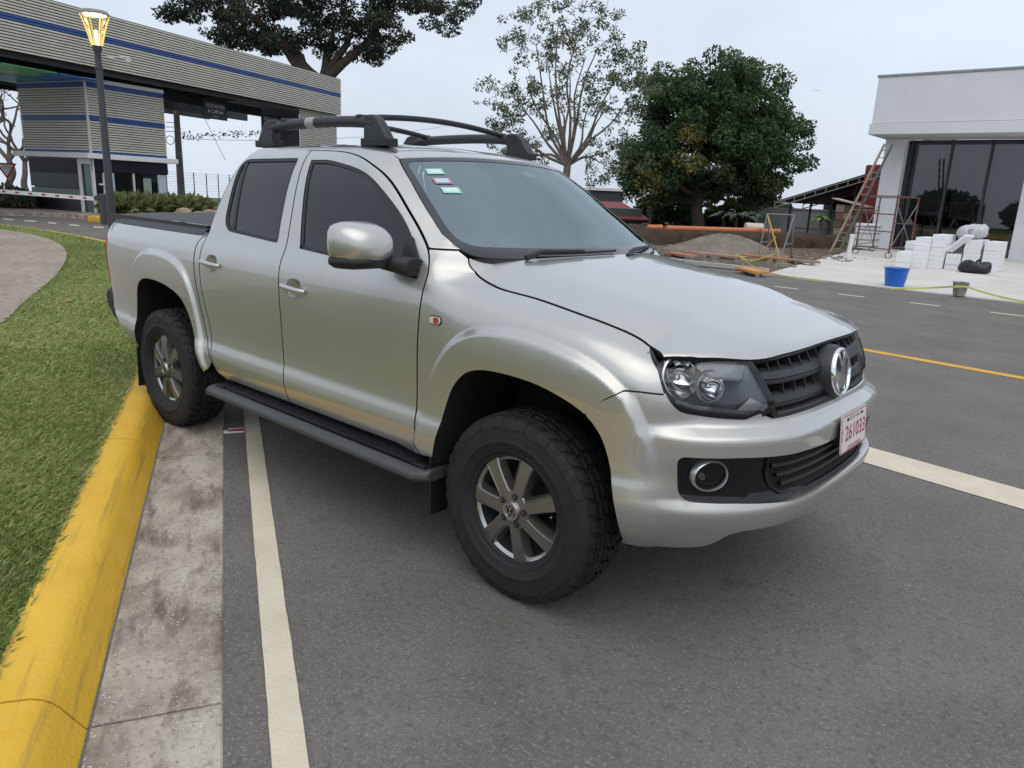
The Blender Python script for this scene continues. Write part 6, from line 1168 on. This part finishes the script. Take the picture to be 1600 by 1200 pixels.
# --- generic bush
def bush(name, label, base, rx, ry, h, n, ls, m, seed, group=None, cat='bush', rz=0., flat_=1.):
    g = np.random.default_rng(seed); t = thing(name, label, cat, base, rz, group); u = g.normal(size=(n, 3)); u /= np.linalg.norm(u, axis=1, keepdims=True); r = g.random(n)**.3; bump_ = 1+.18*np.sin(u[:, 0]*5+seed)*np.sin(u[:, 1]*6+1)
    c = np.stack([u[:, 0]*rx*r*bump_, u[:, 1]*ry*r*bump_, h*.5+u[:, 2]*h*.5*r*bump_], 1); d = u+g.normal(0, .5, (n, 3)); d[:, 2] += .3; fastmesh('foliage', leaves(c, d, ls*g.uniform(.6, 1.4, n), ls*.3*g.uniform(.7, 1.3, n)), m, t, uvcol=np.clip(.5+.25*u[:, 2]+g.normal(0, .2, n), 0, 1))
    mb = MB()
    for k in range(5): q = np.array([g.uniform(-.5, .5)*rx, g.uniform(-.5, .5)*ry, h*.7]); P, r_ = limb((g.uniform(-.3, .3)*rx, g.uniform(-.3, .3)*ry, 0), q, .03, .012, .08, g); mb.tube(P, r_, 5, cap=False)
    mb.build('stem', BARK, t); return t
TUFT = leafmat('tuft_leaf', (.10, .13, .05), (.28, .30, .13)); HEDGE = leafmat('hedge_leaf', (.035, .055, .015), (.115, .14, .05)); BUSHL = leafmat('bush_leaf', (.018, .042, .018), (.07, .115, .045)); SAGE = leafmat('sage_leaf', (.06, .075, .045), (.16, .18, .12))
for k, (px, py, D, rx, h, m, lab) in enumerate(((8, 322, 33.5, 1.5, .85, HEDGE, 'clipped green hedge bush under the yield sign'), (-35, 322, 33, 1.5, .9, HEDGE, 'clipped hedge bush at the end of the hedge row'), (38, 330, 31.2, .55, .62, SAGE, 'small grey-green shrub against the booth corner'), (20, 333, 31., .6, .6, SAGE, 'low grey-green shrub before the hedge'), (0, 334, 31., .6, .62, SAGE, 'grey-green shrub beside the road kerb before the hedge'))):
    b = pt(px, py, D); b[2] = .12; bush('hedge_bush', lab, b, rx, rx*.7, h, 1500, .13, m, 70+k, 'bushes by the booth')
for k, px in enumerate((192, 215, 240, 262, 283, 303)):
    b = pt(px, 322, 30.5+k*.5); b[2] = .14; bush('ornamental_grass', 'tuft of long ornamental grass along the booth beyond the truck bed', b, .75, .6, .52, 900, .36, TUFT, 90+k, 'ornamental grass tufts by the booth', 'grass tuft')
b = pt(305, 322, 27.5); b[2] = .1; st_ = thing('rock_pile', 'pile of pale brown rocks at the end of the grass tufts', 'rocks', b); g = np.random.default_rng(5)
for k in range(9):
    mb = MB(); s_ = g.uniform(.14, .3); th = np.linspace(0, 6.28, 8)[:-1]; v = []; rows = ((.6, 0), (1, .35), (.8, .75), (.3, .95)); v = [(s_*r*math.cos(t)*g.uniform(.8, 1.2), s_*r*math.sin(t)*g.uniform(.8, 1.2), s_*z) for r, z in rows for t in th]; c = (g.normal(0, .35), g.normal(0, .25), .10+max(0, g.normal(.12, .12)))
    mesh_obj('rock', [(a+c[0], bb_+c[1], z+c[2]-.1) for a, bb_, z in v], [(i*7+j, i*7+(j+1) % 7, (i+1)*7+(j+1) % 7, (i+1)*7+j) for i in range(3) for j in range(7)]+[tuple(range(21, 28))], mat('rock_brown', (.30, .22, .15), rough=.9, var=.25, scale=5), st_)
# --- row of small trees and banana plants behind the site
for k, (px, D, top, w, lab) in enumerate(((1030, 52, 300, 16, 'slender young tree next to the red-roofed house'), (1052, 51, 290, 22, 'round leafy young tree beside the orange pipe end'), (1012, 56, 310, 18, 'pale banana-like plant by the red roof'), (1072, 53, 308, 14, 'narrow dark young tree left of the mango trunk'), (1118, 52, 325, 18, 'low leafy bush right of the mango trunk'), (1145, 51, 312, 22, 'bright green leafy clump behind the gravel heap'), (1172, 52, 320, 20, 'leafy green clump behind the cream drum'), (1186, 56, 300, 10, 'thin dark conifer-like tree behind the cream drum'), (1205, 52, 318, 18, 'leafy green clump behind the trestle'), (1222, 55, 322, 16, 'green bush at the shed corner'))):
    b = pt(px, 352, D); b[2] = 0; h = pt(px, top, D)[2]; rx = w*D/FPX; bush('young_tree', lab, b, rx, rx, h, 1500, .30, BUSHL if k % 3 else OPEN, 120+k, 'plants behind the site', 'plant')
def palm(name, label, base, h, n, L_, m, seed, cat='plant', group=None):
    g = np.random.default_rng(seed); t = thing(name, label, cat, base, 0, group); mb = MB(); mb.tube([(0, 0, 0), (.04, 0, h*.5), (0, 0, h)], [.12, .09, .07], 8); mb.build('trunk', BARKG, t)
    for k in range(n):
        a = 2*math.pi*k/n+g.uniform(-.2, .2); el = g.uniform(.5, 1.2); V = []; P = []
        for s_ in np.linspace(0, 1, 9): P.append((math.cos(a)*L_*s_*math.cos(el)*1.0, math.sin(a)*L_*s_*math.cos(el), h+L_*s_*math.sin(el)-L_*.75*s_**2))
        P = np.array(P); sd_ = np.array([-math.sin(a), math.cos(a), 0]); w = L_*.13*np.sin(np.linspace(.25, math.pi*.97, 9)); mb = MB(); up = np.array([0, 0, .25])
        strip(mb, P+sd_*w[:, None]-up*w[:, None], P); strip(mb, P, P-sd_*w[:, None]-up*w[:, None]); mb.build('frond', m, t)
PALML = mat('palm_green', (.11, .22, .04), rough=.5, var=.25, scale=3); PALMB = mat('banana_green', (.06, .13, .035), rough=.45, var=.2, scale=3)
b = pt(1279, 366, 38); b[2] = 0; palm('potted_palm', 'bright green palm standing in the open shed front', b, 1.05, 14, .85, PALML, 3)
for k, (px, D, h, lab) in enumerate(((1015, 50, 1.3, 'broad-leaved banana plant beside the red-roofed house'), (1150, 48, .9, 'broad-leaved banana plant straight behind the gravel heap'), (1170, 49, .8, 'broad-leaved banana plant behind the cream drum'), (1130, 49, .8, 'broad-leaved banana plant close beside the mango trunk'), (1200, 50, .9, 'broad-leaved banana plant behind the steel trestle'))):
    b = pt(px, 350, D); b[2] = 0; palm('banana_plant', lab, b, h, 9, 1.5, PALMB, 30+k, 'plant', 'banana plants behind the soil bank')
# --- row of trees across the lawn, mirrored in the side windows
Vs = []; Ts = []; g = np.random.default_rng(200)
for k, (x, y, r, h) in enumerate(((-26, -30, 3.2, 3.6), (-20, -33, 3.8, 4.2), (-11, -36, 3.4, 3.4), (-3, -34, 3.0, 3.0), (4, -38, 4.0, 3.8), (13, -36, 3.4, 3.3))):
    n = 2600; u = g.normal(size=(n, 3)); u /= np.linalg.norm(u, axis=1, keepdims=True); q_ = g.random(n)**.3; c = np.stack([x+u[:, 0]*r*q_, y+u[:, 1]*r*q_, h*.5+u[:, 2]*h*.5*q_], 1)
    Vs.append(leaves(c, u+g.normal(0, .5, (n, 3)), .55*g.uniform(.6, 1.4, n), .17*g.uniform(.7, 1.3, n))); Ts.append(np.clip(.5+.25*u[:, 2]+g.normal(0, .2, n), 0, 1))
tag(fastmesh('tree_row', np.vstack(Vs), BUSHL, uvcol=np.concatenate(Ts)), 'far row of dark round trees mirrored in the truck side windows', 'trees', kind='stuff')
# --- fallen leaf on the grass
a = gnd(107, 471, .16); lf = thing('fallen_leaf', 'single dry orange leaf lying on the green verge', 'leaf', a); q = catmull([(-.07, 0), (-.02, .035), (.04, .03), (.08, 0), (.04, -.03), (-.02, -.035)], 4, closed=True)
mesh_obj('leaf_blade', [(x, y, .012+.6*(x*x+y*y)+.2*y*y) for x, y in q], [tuple(range(len(q)))], mat('dry_leaf', (.42, .19, .04), rough=.7), lf); mb = MB(); mb.tube([(-.07, 0, .014), (-.11, .01, .02)], .003, 5); mb.build('leaf_stalk', mat('dry_leaf', (0, 0, 0)), lf)
# --- airliner far off
a = pt(1276, 141, 2200.); pl = thing('airplane', 'tiny white airplane flying in the grey sky', 'airplane', a); ux = np.append(_r[:2], 0); uy = np.append(_fh[:2], 0)
mb = MB(); mb.tube([-ux*11, -ux*8, ux*8, ux*10.5], [.3, 1.5, 1.5, .3], 10); mb.build('fuselage', mat('white_paint', (0, 0, 0)), pl, smooth=60)
for sg in (-1, 1): mb = MB(); mb.bar(ux*1, ux*-3+uy*9*sg+np.array([0, 0, 1.2]), 2.2, .3); mb.build('wing', mat('white_paint', (0, 0, 0)), pl)
mb = MB(); mb.bar(ux*-8.5, ux*-10.5+np.array([0, 0, 4.0]), .3, 2.4, up=(0, 1, 0)); mb.build('tail_fin', mat('white_paint', (0, 0, 0)), pl)
